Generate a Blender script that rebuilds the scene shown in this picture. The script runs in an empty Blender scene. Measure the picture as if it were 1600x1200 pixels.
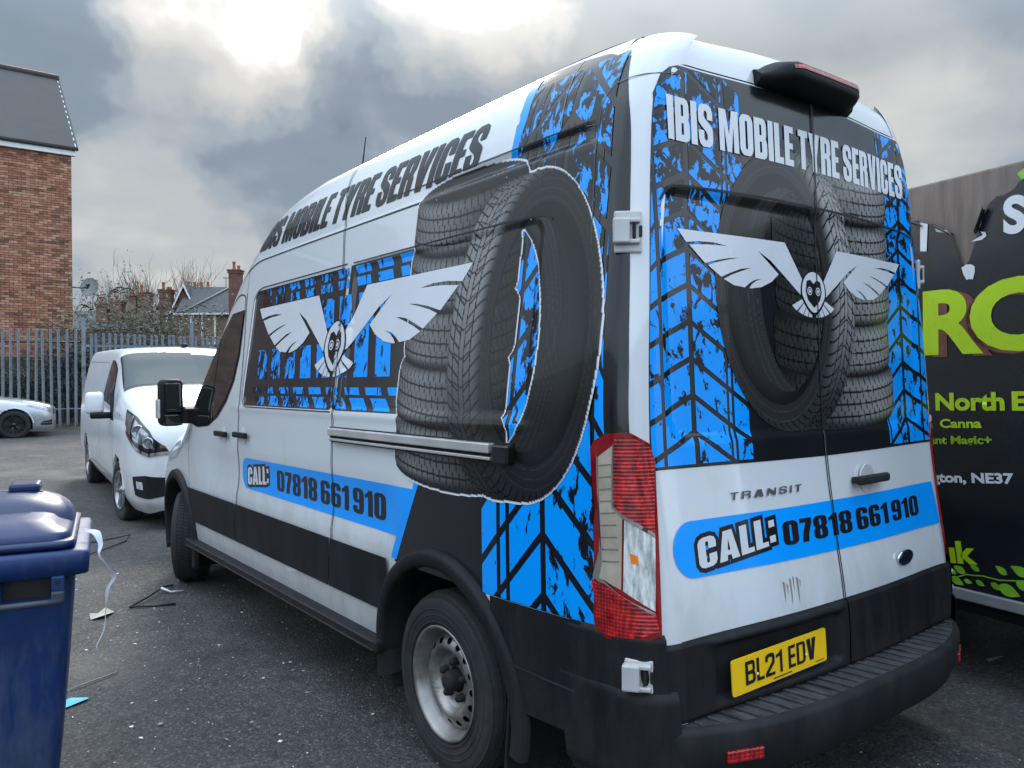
import bpy, bmesh, math, random
import numpy as np
from mathutils import Vector, Matrix, noise as mnoise
from mathutils.geometry import tessellate_polygon
random.seed(7); rng = np.random.default_rng(11)
R = math.radians
sc = bpy.context.scene
COL = sc.collection

# ------------------------------------------------------------------ camera
cam_d = bpy.data.cameras.new('camera'); cam = bpy.data.objects.new('camera', cam_d); COL.objects.link(cam)
cam_d.sensor_width = 36.0; cam_d.lens = 36.0 * 1245.66 / 1600.0
cam_d.clip_start = 0.05; cam_d.clip_end = 2000.0
_r = Vector((0.79720477, -0.60366089, -0.00762128)); _u = Vector((0.00767239, -0.0024924, 0.99996746)); _f = Vector((0.60366025, 0.7972373, -0.00264457))
M = Matrix(((_r.x, _u.x, -_f.x, -2.6638), (_r.y, _u.y, -_f.y, -1.4981), (_r.z, _u.z, -_f.z, 1.5175), (0, 0, 0, 1)))
cam.matrix_world = M
sc.camera = cam

# ------------------------------------------------------------------ sky, sun, exposure
SUN_EL, SUN_AZ = R(31), R(22)          # azimuth measured from +Y towards +X
world = bpy.data.worlds.new('World'); sc.world = world; world.use_nodes = True
wn, wl = world.node_tree.nodes, world.node_tree.links
wn.clear()
def WN(t, **k):
    n = wn.new(t)
    for a, b in k.items(): setattr(n, a, b)
    return n
w_out = WN('ShaderNodeOutputWorld'); w_bg = WN('ShaderNodeBackground'); w_bg.inputs['Strength'].default_value = 0.15
sky = WN('ShaderNodeTexSky', sky_type='NISHITA', sun_disc=False)
sky.sun_elevation = SUN_EL; sky.sun_rotation = SUN_AZ; sky.air_density = 1.0; sky.dust_density = 2.0
tc = WN('ShaderNodeTexCoord')
sep = WN('ShaderNodeSeparateXYZ'); wl.new(tc.outputs['Generated'], sep.inputs[0])
def wmath(op, a, b=None, c=None):
    n = WN('ShaderNodeMath', operation=op)
    for i, v in enumerate((a, b, c)):
        if v is None: continue
        if isinstance(v, (int, float)): n.inputs[i].default_value = v
        else: wl.new(v, n.inputs[i])
    return n.outputs[0]
zc = wmath('MAXIMUM', sep.outputs['Z'], 0.0)
den = wmath('ADD', zc, 0.16)                                   # flat cloud deck seen in perspective
cx = wmath('DIVIDE', sep.outputs['X'], den); cy = wmath('DIVIDE', sep.outputs['Y'], den)
comb = WN('ShaderNodeCombineXYZ'); wl.new(cx, comb.inputs[0]); wl.new(cy, comb.inputs[1]); comb.inputs[2].default_value = 3.7
def wnoise(scale, detail, rough, off):
    mp = WN('ShaderNodeMapping'); wl.new(comb.outputs[0], mp.inputs[0]); mp.inputs['Location'].default_value = off
    n = WN('ShaderNodeTexNoise'); n.inputs['Scale'].default_value = scale; n.inputs['Detail'].default_value = detail; n.inputs['Roughness'].default_value = rough
    wl.new(mp.outputs[0], n.inputs['Vector']); return n.outputs['Fac']
n1 = wnoise(0.62, 3, 0.50, (1.3, 0.2, 0.0)); n2 = wnoise(2.3, 3, 0.5, (4.1, 2.2, 1.0))
dens = wmath('ADD', wmath('MULTIPLY', n1, 0.66), wmath('MULTIPLY', n2, 0.34))
# thin and thick places in the cloud cover round the hidden sun, as they lie in the view
wno = WN('ShaderNodeTexNoise'); wno.inputs['Scale'].default_value = 7.5; wno.inputs['Detail'].default_value = 4; wno.inputs['Roughness'].default_value = 0.6; wl.new(tc.outputs['Generated'], wno.inputs['Vector'])
wsub = WN('ShaderNodeVectorMath', operation='SUBTRACT'); wl.new(wno.outputs['Color'], wsub.inputs[0]); wsub.inputs[1].default_value = (.5, .5, .5)
wmul = WN('ShaderNodeVectorMath', operation='MULTIPLY'); wl.new(wsub.outputs[0], wmul.inputs[0]); wmul.inputs[1].default_value = (.22, .22, .08)
wadd = WN('ShaderNodeVectorMath', operation='ADD'); wl.new(tc.outputs['Generated'], wadd.inputs[0]); wl.new(wmul.outputs[0], wadd.inputs[1])
wdir = WN('ShaderNodeVectorMath', operation='NORMALIZE'); wl.new(wadd.outputs[0], wdir.inputs[0])
def lobe(v, lo, hi):
    d = WN('ShaderNodeVectorMath', operation='DOT_PRODUCT'); wl.new(wdir.outputs[0], d.inputs[0]); d.inputs[1].default_value = Vector(v).normalized()
    m = WN('ShaderNodeMapRange', interpolation_type='SMOOTHSTEP'); wl.new(d.outputs['Value'], m.inputs[0])
    m.inputs[1].default_value = lo; m.inputs[2].default_value = hi; return m.outputs[0]
def pix_dir(px, py):
    return (_r * (px - 800) / 1245.66 - _u * (py - 600) / 1245.66 + _f)
lobes = None
for (px, py), wd, amp in (((350, 45), 0.0090, 0.33), ((440, 75), 0.0060, 0.20), ((725, 5), 0.0070, 0.36), ((250, 130), 0.0050, 0.10), ((240, 355), 0.010, 0.22), ((1440, 230), 0.012, 0.15), ((1350, 70), 0.03, 0.18), ((1000, 30), 0.012, 0.05),
                          ((250, 230), 0.0100, -0.12), ((430, 225), 0.0120, -0.20), ((590, 205), 0.0120, -0.16), ((720, 130), 0.006, -0.09), ((60, 10), 0.010, -0.14)):
    l_ = wmath('MULTIPLY', lobe(pix_dir(px, py), 1 - wd, 1 - wd * 0.02), amp)
    lobes = l_ if lobes is None else wmath('ADD', lobes, l_)
bright = wmath('ADD', wmath('MULTIPLY', wmath('SUBTRACT', 0.5, dens), 1.25), wmath('ADD', 0.475, lobes))
ramp = WN('ShaderNodeValToRGB'); wl.new(bright, ramp.inputs[0])
cr = ramp.color_ramp; cr.interpolation = 'EASE'
cr.elements[0].position = 0.22; cr.elements[0].color = (0.110, 0.150, 0.205, 1)
cr.elements[1].position = 1.0; cr.elements[1].color = (0.90, 0.88, 0.85, 1)
for p_, c_ in ((0.36, (0.155, 0.198, 0.250)), (0.48, (0.225, 0.268, 0.312)), (0.62, (0.315, 0.342, 0.358)), (0.80, (0.45, 0.45, 0.44))):
    e = cr.elements.new(p_); e.color = (*c_, 1)
# luminance climbs towards the zenith; added gain out of view lights the van
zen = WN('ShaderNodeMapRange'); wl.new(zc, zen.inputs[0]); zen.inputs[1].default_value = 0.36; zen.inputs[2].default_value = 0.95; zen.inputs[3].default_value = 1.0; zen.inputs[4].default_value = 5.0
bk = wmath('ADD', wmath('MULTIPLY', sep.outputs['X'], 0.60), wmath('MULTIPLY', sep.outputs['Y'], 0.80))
bkm = WN('ShaderNodeMapRange', interpolation_type='SMOOTHSTEP'); wl.new(bk, bkm.inputs[0]); bkm.inputs[1].default_value = 0.72; bkm.inputs[2].default_value = -0.55; bkm.inputs[3].default_value = 0.0; bkm.inputs[4].default_value = 4.2  # added fill: unseen sky away from the view direction brightened
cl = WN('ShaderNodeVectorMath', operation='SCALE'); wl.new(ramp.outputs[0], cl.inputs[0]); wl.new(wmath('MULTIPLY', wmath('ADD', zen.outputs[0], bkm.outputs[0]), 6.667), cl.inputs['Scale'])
mixw = WN('ShaderNodeMix', data_type='RGBA'); 
# cloud cover thins to blue sky behind the camera, where cloud is boosted as fill
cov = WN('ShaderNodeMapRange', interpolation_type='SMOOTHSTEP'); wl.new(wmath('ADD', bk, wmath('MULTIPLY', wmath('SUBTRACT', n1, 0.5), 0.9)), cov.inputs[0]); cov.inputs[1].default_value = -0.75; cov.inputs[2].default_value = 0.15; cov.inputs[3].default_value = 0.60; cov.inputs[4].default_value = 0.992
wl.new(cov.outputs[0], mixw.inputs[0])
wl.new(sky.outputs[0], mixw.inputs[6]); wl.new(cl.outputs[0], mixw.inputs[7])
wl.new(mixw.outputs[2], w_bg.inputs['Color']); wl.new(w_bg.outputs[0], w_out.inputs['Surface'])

sun_d = bpy.data.lights.new('sun', 'SUN'); sun_d.energy = 1.5; sun_d.angle = R(14); sun_d.color = (1.0, 0.95, 0.88)
sun = bpy.data.objects.new('sun', sun_d); COL.objects.link(sun)
sdir = Vector((math.sin(SUN_AZ) * math.cos(SUN_EL), math.cos(SUN_AZ) * math.cos(SUN_EL), math.sin(SUN_EL)))
sun.rotation_euler = sdir.to_track_quat('Z', 'Y').to_euler(); sun.location = (10, 30, 30)
vs = sc.view_settings; vs.view_transform = 'Standard'; vs.look = 'None'; vs.gamma = 1.0; vs.use_curve_mapping = False; vs.exposure = 0.60

# ------------------------------------------------------------------ materials
MATS = {}
def new_mat(name):
    m = bpy.data.materials.new(name); m.use_nodes = True
    nt = m.node_tree; b = nt.nodes['Principled BSDF']; MATS[name] = m
    return m, nt, b
def NN(nt, t, **k):
    n = nt.nodes.new(t)
    for a, b in k.items(): setattr(n, a, b)
    return n
def setin(b, **k):
    for a, v in k.items():
        b.inputs[a.replace('_', ' ')].default_value = v
def noise_node(nt, scale, detail=3, rough=0.5, stretch=None, loc=(0, 0, 0)):
    t = NN(nt, 'ShaderNodeTexCoord'); mp = NN(nt, 'ShaderNodeMapping'); nt.links.new(t.outputs['Object'], mp.inputs[0])
    mp.inputs['Location'].default_value = loc
    if stretch: mp.inputs['Scale'].default_value = stretch
    n = NN(nt, 'ShaderNodeTexNoise'); n.inputs['Scale'].default_value = scale; n.inputs['Detail'].default_value = detail; n.inputs['Roughness'].default_value = rough
    nt.links.new(mp.outputs[0], n.inputs['Vector']); return n
def ramp_node(nt, src, stops, interp='LINEAR'):
    r = NN(nt, 'ShaderNodeValToRGB'); nt.links.new(src, r.inputs[0]); c = r.color_ramp; c.interpolation = interp
    c.elements[0].position = stops[0][0]; c.elements[0].color = (*stops[0][1], 1)
    c.elements[1].position = stops[-1][0]; c.elements[1].color = (*stops[-1][1], 1)
    for p, col in stops[1:-1]:
        e = c.elements.new(p); e.color = (*col, 1)
    return r
def bump_node(nt, b, src, strength, dist):
    bp = NN(nt, 'ShaderNodeBump'); bp.inputs['Strength'].default_value = strength; bp.inputs['Distance'].default_value = dist
    nt.links.new(src, bp.inputs['Height']); nt.links.new(bp.outputs[0], b.inputs['Normal']); return bp
def mat(name, col, rough=0.5, metal=0.0, var=0.12, vscale=6.0, bump=0.0, bscale=60.0, coat=0.0, spec=0.5, stretch=None, rvar=0.08):
    """plain stuff with uneven colour, gloss and a little relief"""
    if name in MATS: return MATS[name]
    m, nt, b = new_mat(name)
    setin(b, Roughness=rough, Metallic=metal); b.inputs['Specular IOR Level'].default_value = spec
    b.inputs['Coat Weight'].default_value = coat; b.inputs['Coat Roughness'].default_value = 0.05
    n = noise_node(nt, vscale, 4, 0.6, stretch)
    lo = tuple(max(0, c * (1 - var)) for c in col); hi = tuple(c * (1 + var) for c in col)
    r = ramp_node(nt, n.outputs['Fac'], [(0.3, lo), (0.7, hi)]); nt.links.new(r.outputs[0], b.inputs['Base Color'])
    mr = NN(nt, 'ShaderNodeMapRange'); nt.links.new(n.outputs['Fac'], mr.inputs[0]); mr.inputs[1].default_value = 0.3; mr.inputs[2].default_value = 0.7
    mr.inputs[3].default_value = max(0.02, rough - rvar); mr.inputs[4].default_value = min(1, rough + rvar); nt.links.new(mr.outputs[0], b.inputs['Roughness'])
    if bump:
        n2 = noise_node(nt, bscale, 3, 0.6); bump_node(nt, b, n2.outputs['Fac'], bump, 0.004)
    return m
mat('white_paint', (0.68, 0.70, 0.72), 0.16, var=0.025, vscale=1.5, coat=1.0, rvar=0.05)
mat('white_paint_b', (0.72, 0.73, 0.74), 0.24, var=0.03, vscale=1.5, coat=0.35, rvar=0.05)
mat('silver_paint', (0.48, 0.50, 0.53), 0.25, metal=0.6, var=0.03, coat=0.6)
mat('black_print', (0.010, 0.011, 0.013), 0.16, spec=0.4, var=0.10, vscale=3.0, coat=0.2, rvar=0.05)
mat('panel_print', (0.020, 0.020, 0.022), 0.18, spec=0.5, var=0.12, vscale=3.0, coat=0.35, rvar=0.05)
mat('white_print', (0.66, 0.68, 0.72), 0.22, var=0.02, coat=0.2)
mat('blue_print', (0.001, 0.330, 0.98), 0.18, spec=0.3, var=0.05, vscale=2.0, coat=0.12)
mat('letter_black', (0.014, 0.014, 0.016), 0.16, spec=0.3, var=0.1, coat=0.12)
mat('gap_dark', (0.006, 0.006, 0.007), 0.6)
mat('inner_dark', (0.008, 0.008, 0.009), 0.8)
mat('trim_plastic', (0.009, 0.0095, 0.011), 0.55, spec=0.22, var=0.25, vscale=5.0, bump=0.25, bscale=350.0, rvar=0.10)
mat('trim_plastic_grey', (0.028, 0.029, 0.031), 0.5, var=0.2, vscale=5.0, bump=0.25, bscale=350.0)
mat('gloss_black', (0.008, 0.008, 0.009), 0.10, coat=0.5)
mat('rubber', (0.016, 0.016, 0.017), 0.75, var=0.25, vscale=9.0, bump=0.3, bscale=120.0)
mat('steel_wheel', (0.30, 0.285, 0.27), 0.40, metal=0.75, var=0.40, vscale=9.0)
mat('alloy', (0.40, 0.40, 0.41), 0.30, metal=0.9, var=0.08)
mat('dark_alloy', (0.035, 0.036, 0.038), 0.3, metal=0.7)
mat('chrome', (0.75, 0.75, 0.76), 0.10, metal=1.0, var=0.03)
mat('rail_metal', (0.72, 0.70, 0.67), 0.38, metal=0.7, var=0.05)
mat('badge_metal', (0.16, 0.165, 0.17), 0.25, metal=0.6)
mat('brake_disc_dark', (0.03, 0.028, 0.026), 0.6, metal=0.4)
mat('plate_yellow', (0.92, 0.56, 0.010), 0.32, var=0.05)
mat('plate_black', (0.01, 0.01, 0.01), 0.3)
mat('bin_blue', (0.003, 0.026, 0.115), 0.52, var=0.22, vscale=7.0, bump=0.18, bscale=40.0)
mat('bin_lid', (0.008, 0.022, 0.085), 0.40, var=0.2, vscale=5.0, bump=0.12, bscale=30.0)
mat('bin_bar', (0.045, 0.055, 0.07), 0.45)
mat('galv_steel', (0.18, 0.215, 0.255), 0.5, metal=0.2, var=0.30, vscale=4.0, bump=0.2, bscale=30.0)
mat('dish_grey', (0.20, 0.20, 0.20), 0.5)
mat('slate', (0.060, 0.060, 0.066), 0.6, var=0.35, vscale=3.0)
mat('roof_tile', (0.058, 0.052, 0.048), 0.65, var=0.30, vscale=2.0, bump=0.2, bscale=20)
mat('white_upvc', (0.68, 0.69, 0.70), 0.4)
mat('far_brick', (0.17, 0.105, 0.08), 0.8, var=0.4, vscale=2.5)
mat('far_brick_dark', (0.12, 0.055, 0.040), 0.8, var=0.4, vscale=2.5)
mat('clay_pot', (0.30, 0.10, 0.05), 0.7)
mat('lead_grey', (0.22, 0.23, 0.24), 0.6)
mat('mortar', (0.22, 0.17, 0.145), 0.9, var=0.2, vscale=8.0)
mat('old_timber', (0.055, 0.042, 0.032), 0.85, var=0.4, vscale=4.0, stretch=(8, 8, 0.6), bump=0.4, bscale=20.0)
mat('bark', (0.075, 0.060, 0.048), 0.9, var=0.3)
mat('twig', (0.13, 0.105, 0.085), 0.9, var=0.3)
mat('leaf_olive', (0.135, 0.135, 0.085), 0.6, var=0.45, vscale=3.0)
mat('leaf_dark', (0.045, 0.050, 0.032), 0.7, var=0.45, vscale=3.0)
mat('seed_head', (0.055, 0.038, 0.026), 0.9, var=0.3)
mat('grass', (0.05, 0.065, 0.025), 0.8, var=0.4, vscale=5.0)
mat('trailer_wrap', (0.012, 0.015, 0.019), 0.26, var=0.35, vscale=1.6, rvar=0.08, bump=0.05, bscale=6.0)
mat('trailer_panel', (0.165, 0.128, 0.108), 0.6, var=0.30, vscale=4.0, stretch=(6, 6, 0.7))
mat('lime', (0.42, 0.62, 0.01), 0.3, var=0.06)
mat('lime_dark', (0.22, 0.40, 0.012), 0.3, var=0.15)
mat('shadow_brown', (0.16, 0.055, 0.035), 0.35, var=0.4, vscale=5.0)
mat('sign_white', (0.66, 0.68, 0.72), 0.35, var=0.08)
mat('leaf_print', (0.20, 0.45, 0.03), 0.35, var=0.35, vscale=12.0)
mat('white_plastic', (0.70, 0.71, 0.72), 0.35)
mat('paper_grey', (0.42, 0.38, 0.33), 0.9)
mat('paper_blue', (0.03, 0.42, 0.75), 0.6)
mat('ribbon_white', (0.70, 0.70, 0.78), 0.6)
mat('strip_black', (0.010, 0.010, 0.011), 0.5)
mat('stick_grey', (0.35, 0.33, 0.30), 0.8)
mat('clad_grey', (0.30, 0.31, 0.32), 0.5, var=0.1)
mat('lens_red_dark', (0.24, 0.003, 0.005), 0.10, coat=0.8, var=0.2, vscale=25)
mat('step_plastic', (0.045, 0.046, 0.048), 0.6, var=0.55, vscale=26.0, bump=0.3, bscale=200.0, stretch=(1, .35, 1))
mat('stain', (0.30, 0.25, 0.19), 0.7)
mat('amber', (0.8, 0.20, 0.01), 0.2)

def add_film(name, col, z0, z1, amt, scale, stretch, loc):
    """road film and splashes that thin out upwards, broken up by noise"""
    m = MATS[name]; nt = m.node_tree; b = nt.nodes['Principled BSDF']; src = b.inputs['Base Color'].links[0].from_socket
    n = noise_node(nt, scale, 6, 0.65, stretch, loc); t = NN(nt, 'ShaderNodeTexCoord'); s = NN(nt, 'ShaderNodeSeparateXYZ'); nt.links.new(t.outputs['Object'], s.inputs[0])
    mr = NN(nt, 'ShaderNodeMapRange'); nt.links.new(s.outputs['Z'], mr.inputs[0]); mr.inputs[1].default_value = z0; mr.inputs[2].default_value = z1; mr.inputs[3].default_value = 0.30; mr.inputs[4].default_value = -0.22
    ad = NN(nt, 'ShaderNodeMath', operation='ADD'); nt.links.new(n.outputs['Fac'], ad.inputs[0]); nt.links.new(mr.outputs[0], ad.inputs[1])
    st = NN(nt, 'ShaderNodeMapRange'); nt.links.new(ad.outputs[0], st.inputs[0]); st.inputs[1].default_value = 0.42; st.inputs[2].default_value = 0.85; st.inputs[3].default_value = 0; st.inputs[4].default_value = amt
    mx = NN(nt, 'ShaderNodeMix', data_type='RGBA'); nt.links.new(st.outputs[0], mx.inputs[0]); nt.links.new(src, mx.inputs[6]); mx.inputs[7].default_value = (*col, 1); nt.links.new(mx.outputs[2], b.inputs['Base Color'])
    ml = NN(nt, 'ShaderNodeMath', operation='MULTIPLY_ADD'); nt.links.new(st.outputs[0], ml.inputs[0]); ml.inputs[1].default_value = 0.6; ml.inputs[2].default_value = b.inputs['Roughness'].default_value; nt.links.new(ml.outputs[0], b.inputs['Roughness'])
add_film('white_paint', (0.30, 0.275, 0.24), 0.35, 1.15, 0.55, 5.0, (1, 1, 0.45), (2, 7, 1))
add_film('white_paint_b', (0.30, 0.275, 0.24), 0.25, 0.9, 0.5, 5.0, (1, 1, 0.5), (4, 1, 1))
add_film('trim_plastic', (0.075, 0.070, 0.064), 0.15, 0.95, 0.28, 9.0, (1, 1, 0.25), (1, 3, 5))
add_film('bin_blue', (0.10, 0.12, 0.16), -0.7, 1.2, 0.8, 22.0, (0.6, 0.6, 0.14), (3, 3, 8))
add_film('rubber', (0.07, 0.065, 0.058), -0.5, 0.5, 0.6, 14.0, None, (0, 1, 0))
def glass_mat(name, col, rough=0.03, spec=0.8):
    m, nt, b = new_mat(name); setin(b, Roughness=rough); b.inputs['Base Color'].default_value = (*col, 1)
    b.inputs['Specular IOR Level'].default_value = spec; b.inputs['Coat Weight'].default_value = 0.7; b.inputs['Coat Roughness'].default_value = 0.02
    return m
glass_mat('tinted_glass', (0.010, 0.012, 0.012)); glass_mat('screen_glass', (0.030, 0.048, 0.052), 0.04, 0.3); MATS['screen_glass'].node_tree.nodes['Principled BSDF'].inputs['Coat Weight'].default_value = 0.1; glass_mat('mirror_dark', (0.02, 0.022, 0.02))
def lens_mat(name, col, sx, sz, depth):
    """moulded lens: fine ribs in relief, sparkle mottled into the colour"""
    m, nt, b = new_mat(name); setin(b, Roughness=0.08); b.inputs['Base Color'].default_value = (*col, 1)
    b.inputs['Coat Weight'].default_value = 1.0; b.inputs['Coat Roughness'].default_value = 0.03
    t = NN(nt, 'ShaderNodeTexCoord'); s = NN(nt, 'ShaderNodeSeparateXYZ'); nt.links.new(t.outputs['Object'], s.inputs[0])
    a = NN(nt, 'ShaderNodeMath', operation='ADD'); nt.links.new(s.outputs['X'], a.inputs[0]); nt.links.new(s.outputs['Y'], a.inputs[1])
    def wave(src, f):
        q = NN(nt, 'ShaderNodeMath', operation='MULTIPLY'); nt.links.new(src, q.inputs[0]); q.inputs[1].default_value = f
        w = NN(nt, 'ShaderNodeMath', operation='SINE'); nt.links.new(q.outputs[0], w.inputs[0]); return w.outputs[0]
    mx = NN(nt, 'ShaderNodeMath', operation='ADD'); nt.links.new(wave(a.outputs[0], sx), mx.inputs[0]); nt.links.new(wave(s.outputs['Z'], sz), mx.inputs[1])
    n = noise_node(nt, 38, 3, 0.7); f1 = NN(nt, 'ShaderNodeMath', operation='MULTIPLY_ADD'); nt.links.new(mx.outputs[0], f1.inputs[0]); f1.inputs[1].default_value = 0.07; nt.links.new(n.outputs['Fac'], f1.inputs[2])
    rr = ramp_node(nt, f1.outputs[0], [(0.28, tuple(c * 0.22 for c in col)), (0.52, col), (0.78, tuple(min(1, c * 2.3 + .01) for c in col))]); nt.links.new(rr.outputs[0], b.inputs['Base Color'])  # bright glints and dark spots put into the base colour
    bump_node(nt, b, mx.outputs[0], 0.5, depth); return m
lens_mat('lens_red', (0.36, 0.003, 0.005), 640, 560, 0.0010)
mat('lens_clear', (0.62, 0.63, 0.62), 0.08, var=0.55, vscale=70.0, coat=1.0, metal=0.15, stretch=(1, 1, 0.22))
mat('lens_reflector', (0.42, 0.36, 0.28), 0.15, var=0.18, vscale=12, coat=0.8)
mat('lamp_chrome', (0.34, 0.36, 0.38), 0.12, metal=0.7, var=0.5, vscale=14, coat=1.0)

def worn_blue(name, stretch, z0, z1, t0, t1, loc, scale):
    """blue print broken up by torn black flecks, more of them higher up"""
    m, nt, b = new_mat(name); setin(b, Roughness=0.18); b.inputs['Coat Weight'].default_value = 0.12; b.inputs['Specular IOR Level'].default_value = 0.3
    n = noise_node(nt, scale, 7, 0.66, stretch, loc); n.inputs['Distortion'].default_value = 0.5
    n3 = noise_node(nt, 3.2, 2, 0.5, None, (3, 1, 2))
    t = NN(nt, 'ShaderNodeTexCoord'); s = NN(nt, 'ShaderNodeSeparateXYZ'); nt.links.new(t.outputs['Object'], s.inputs[0])
    mr = NN(nt, 'ShaderNodeMapRange'); nt.links.new(s.outputs[2 if z0 is not None else 1], mr.inputs[0])
    mr.inputs[1].default_value = z0; mr.inputs[2].default_value = z1; mr.inputs[3].default_value = t0; mr.inputs[4].default_value = t1
    ad = NN(nt, 'ShaderNodeMath', operation='MULTIPLY_ADD'); nt.links.new(n3.outputs['Fac'], ad.inputs[0]); ad.inputs[1].default_value = -0.30; nt.links.new(mr.outputs[0], ad.inputs[2])
    gt = NN(nt, 'ShaderNodeMath', operation='SUBTRACT'); nt.links.new(n.outputs['Fac'], gt.inputs[0]); nt.links.new(ad.outputs[0], gt.inputs[1])
    st = NN(nt, 'ShaderNodeMapRange'); nt.links.new(gt.outputs[0], st.inputs[0]); st.inputs[1].default_value = -0.006; st.inputs[2].default_value = 0.006
    mx = NN(nt, 'ShaderNodeMix', data_type='RGBA'); nt.links.new(st.outputs[0], mx.inputs[0])
    mx.inputs[6].default_value = (0.001, 0.330, 0.98, 1); mx.inputs[7].default_value = (0.010, 0.011, 0.013, 1); nt.links.new(mx.outputs[2], b.inputs['Base Color'])
    return m
worn_blue('blue_worn_side', (1, 1.0, 0.45), 1.3, 2.3, 0.735, 0.60, (0, 0, 0), 20)
worn_blue('blue_worn_rear', (1.0, 1, 0.7), 1.7, 2.45, 0.735, 0.62, (5, 2, 1), 22)
m_ = worn_blue('blue_worn_band', (1, 1.0, 0.6), 1.2, 3.6, 0.80, 0.56, (9, 4, 3), 24)
# the band wears away towards the front of the van: measure along y
for n in m_.node_tree.nodes:
    if n.type == 'SEPXYZ':
        lk = [l for l in m_.node_tree.links if l.from_node == n][0]; tgt = lk.to_socket; m_.node_tree.links.remove(lk); m_.node_tree.links.new(n.outputs[1], tgt)

def attr_mat(name, rough=0.2):
    m, nt, b = new_mat(name); setin(b, Roughness=rough); b.inputs['Coat Weight'].default_value = 0.12; b.inputs['Specular IOR Level'].default_value = 0.25
    a = NN(nt, 'ShaderNodeVertexColor'); a.layer_name = 'Col'; nt.links.new(a.outputs[0], b.inputs['Base Color']); return m
attr_mat('tyre_print')

# asphalt: aggregate speckle, damp patches, grit
m, nt, b = new_mat('asphalt'); setin(b, Roughness=0.78)
v = NN(nt, 'ShaderNodeTexVoronoi'); t = NN(nt, 'ShaderNodeTexCoord'); nt.links.new(t.outputs['Object'], v.inputs['Vector']); v.inputs['Scale'].default_value = 95
big = noise_node(nt, 0.5, 6, 0.6); fine = noise_node(nt, 140, 3, 0.7); mid = noise_node(nt, 7, 5, 0.65)
r1 = ramp_node(nt, v.outputs['Color'], [(0.12, (0.031, 0.029, 0.0275)), (0.72, (0.088, 0.083, 0.078)), (0.97, (0.18, 0.172, 0.165))])
r2 = ramp_node(nt, big.outputs['Fac'], [(0.3, (0.72, 0.72, 0.74)), (0.7, (1.25, 1.22, 1.18))])
r3 = ramp_node(nt, mid.outputs['Fac'], [(0.3, (0.75, 0.75, 0.75)), (0.7, (1.2, 1.2, 1.2))])
ml = NN(nt, 'ShaderNodeMix', data_type='RGBA', blend_type='MULTIPLY'); ml.inputs[0].default_value = 1; nt.links.new(r1.outputs[0], ml.inputs[6]); nt.links.new(r2.outputs[0], ml.inputs[7])
ml2 = NN(nt, 'ShaderNodeMix', data_type='RGBA', blend_type='MULTIPLY'); ml2.inputs[0].default_value = 1; nt.links.new(ml.outputs[2], ml2.inputs[6]); nt.links.new(r3.outputs[0], ml2.inputs[7])
# oil spots, damp patches and old cracks
oil = noise_node(nt, 0.9, 5, 0.6, None, (7, 3, 0)); ro = ramp_node(nt, oil.outputs['Fac'], [(0.56, (1, 1, 1)), (0.66, (0.58, 0.58, 0.60))])
vc = NN(nt, 'ShaderNodeTexVoronoi', feature='DISTANCE_TO_EDGE'); wv_ = noise_node(nt, 2.2, 3, 0.6); ad = NN(nt, 'ShaderNodeMix', data_type='RGBA'); ad.inputs[0].default_value = 0.35; nt.links.new(t.outputs['Object'], ad.inputs[6]); nt.links.new(wv_.outputs['Color'], ad.inputs[7]); nt.links.new(ad.outputs[2], vc.inputs['Vector']); vc.inputs['Scale'].default_value = 0.75
rc = ramp_node(nt, vc.outputs['Distance'], [(0.0, (0.55, 0.55, 0.55)), (0.006, (1, 1, 1))])
ml3 = NN(nt, 'ShaderNodeMix', data_type='RGBA', blend_type='MULTIPLY'); ml3.inputs[0].default_value = 1; nt.links.new(ml2.outputs[2], ml3.inputs[6]); nt.links.new(ro.outputs[0], ml3.inputs[7])
ml4 = NN(nt, 'ShaderNodeMix', data_type='RGBA', blend_type='MULTIPLY'); ml4.inputs[0].default_value = 0.7; nt.links.new(ml3.outputs[2], ml4.inputs[6]); nt.links.new(rc.outputs[0], ml4.inputs[7])
nt.links.new(ml4.outputs[2], b.inputs['Base Color'])
rr_ = NN(nt, 'ShaderNodeMapRange'); nt.links.new(oil.outputs['Fac'], rr_.inputs[0]); rr_.inputs[1].default_value = 0.5; rr_.inputs[2].default_value = 0.7; rr_.inputs[3].default_value = 0.82; rr_.inputs[4].default_value = 0.55; nt.links.new(rr_.outputs[0], b.inputs['Roughness'])
hh = NN(nt, 'ShaderNodeMath', operation='MULTIPLY_ADD'); nt.links.new(v.outputs['Distance'], hh.inputs[0]); hh.inputs[1].default_value = -1.2; nt.links.new(fine.outputs['Fac'], hh.inputs[2])
bump_node(nt, b, hh.outputs[0], 0.9, 0.006)

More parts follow.
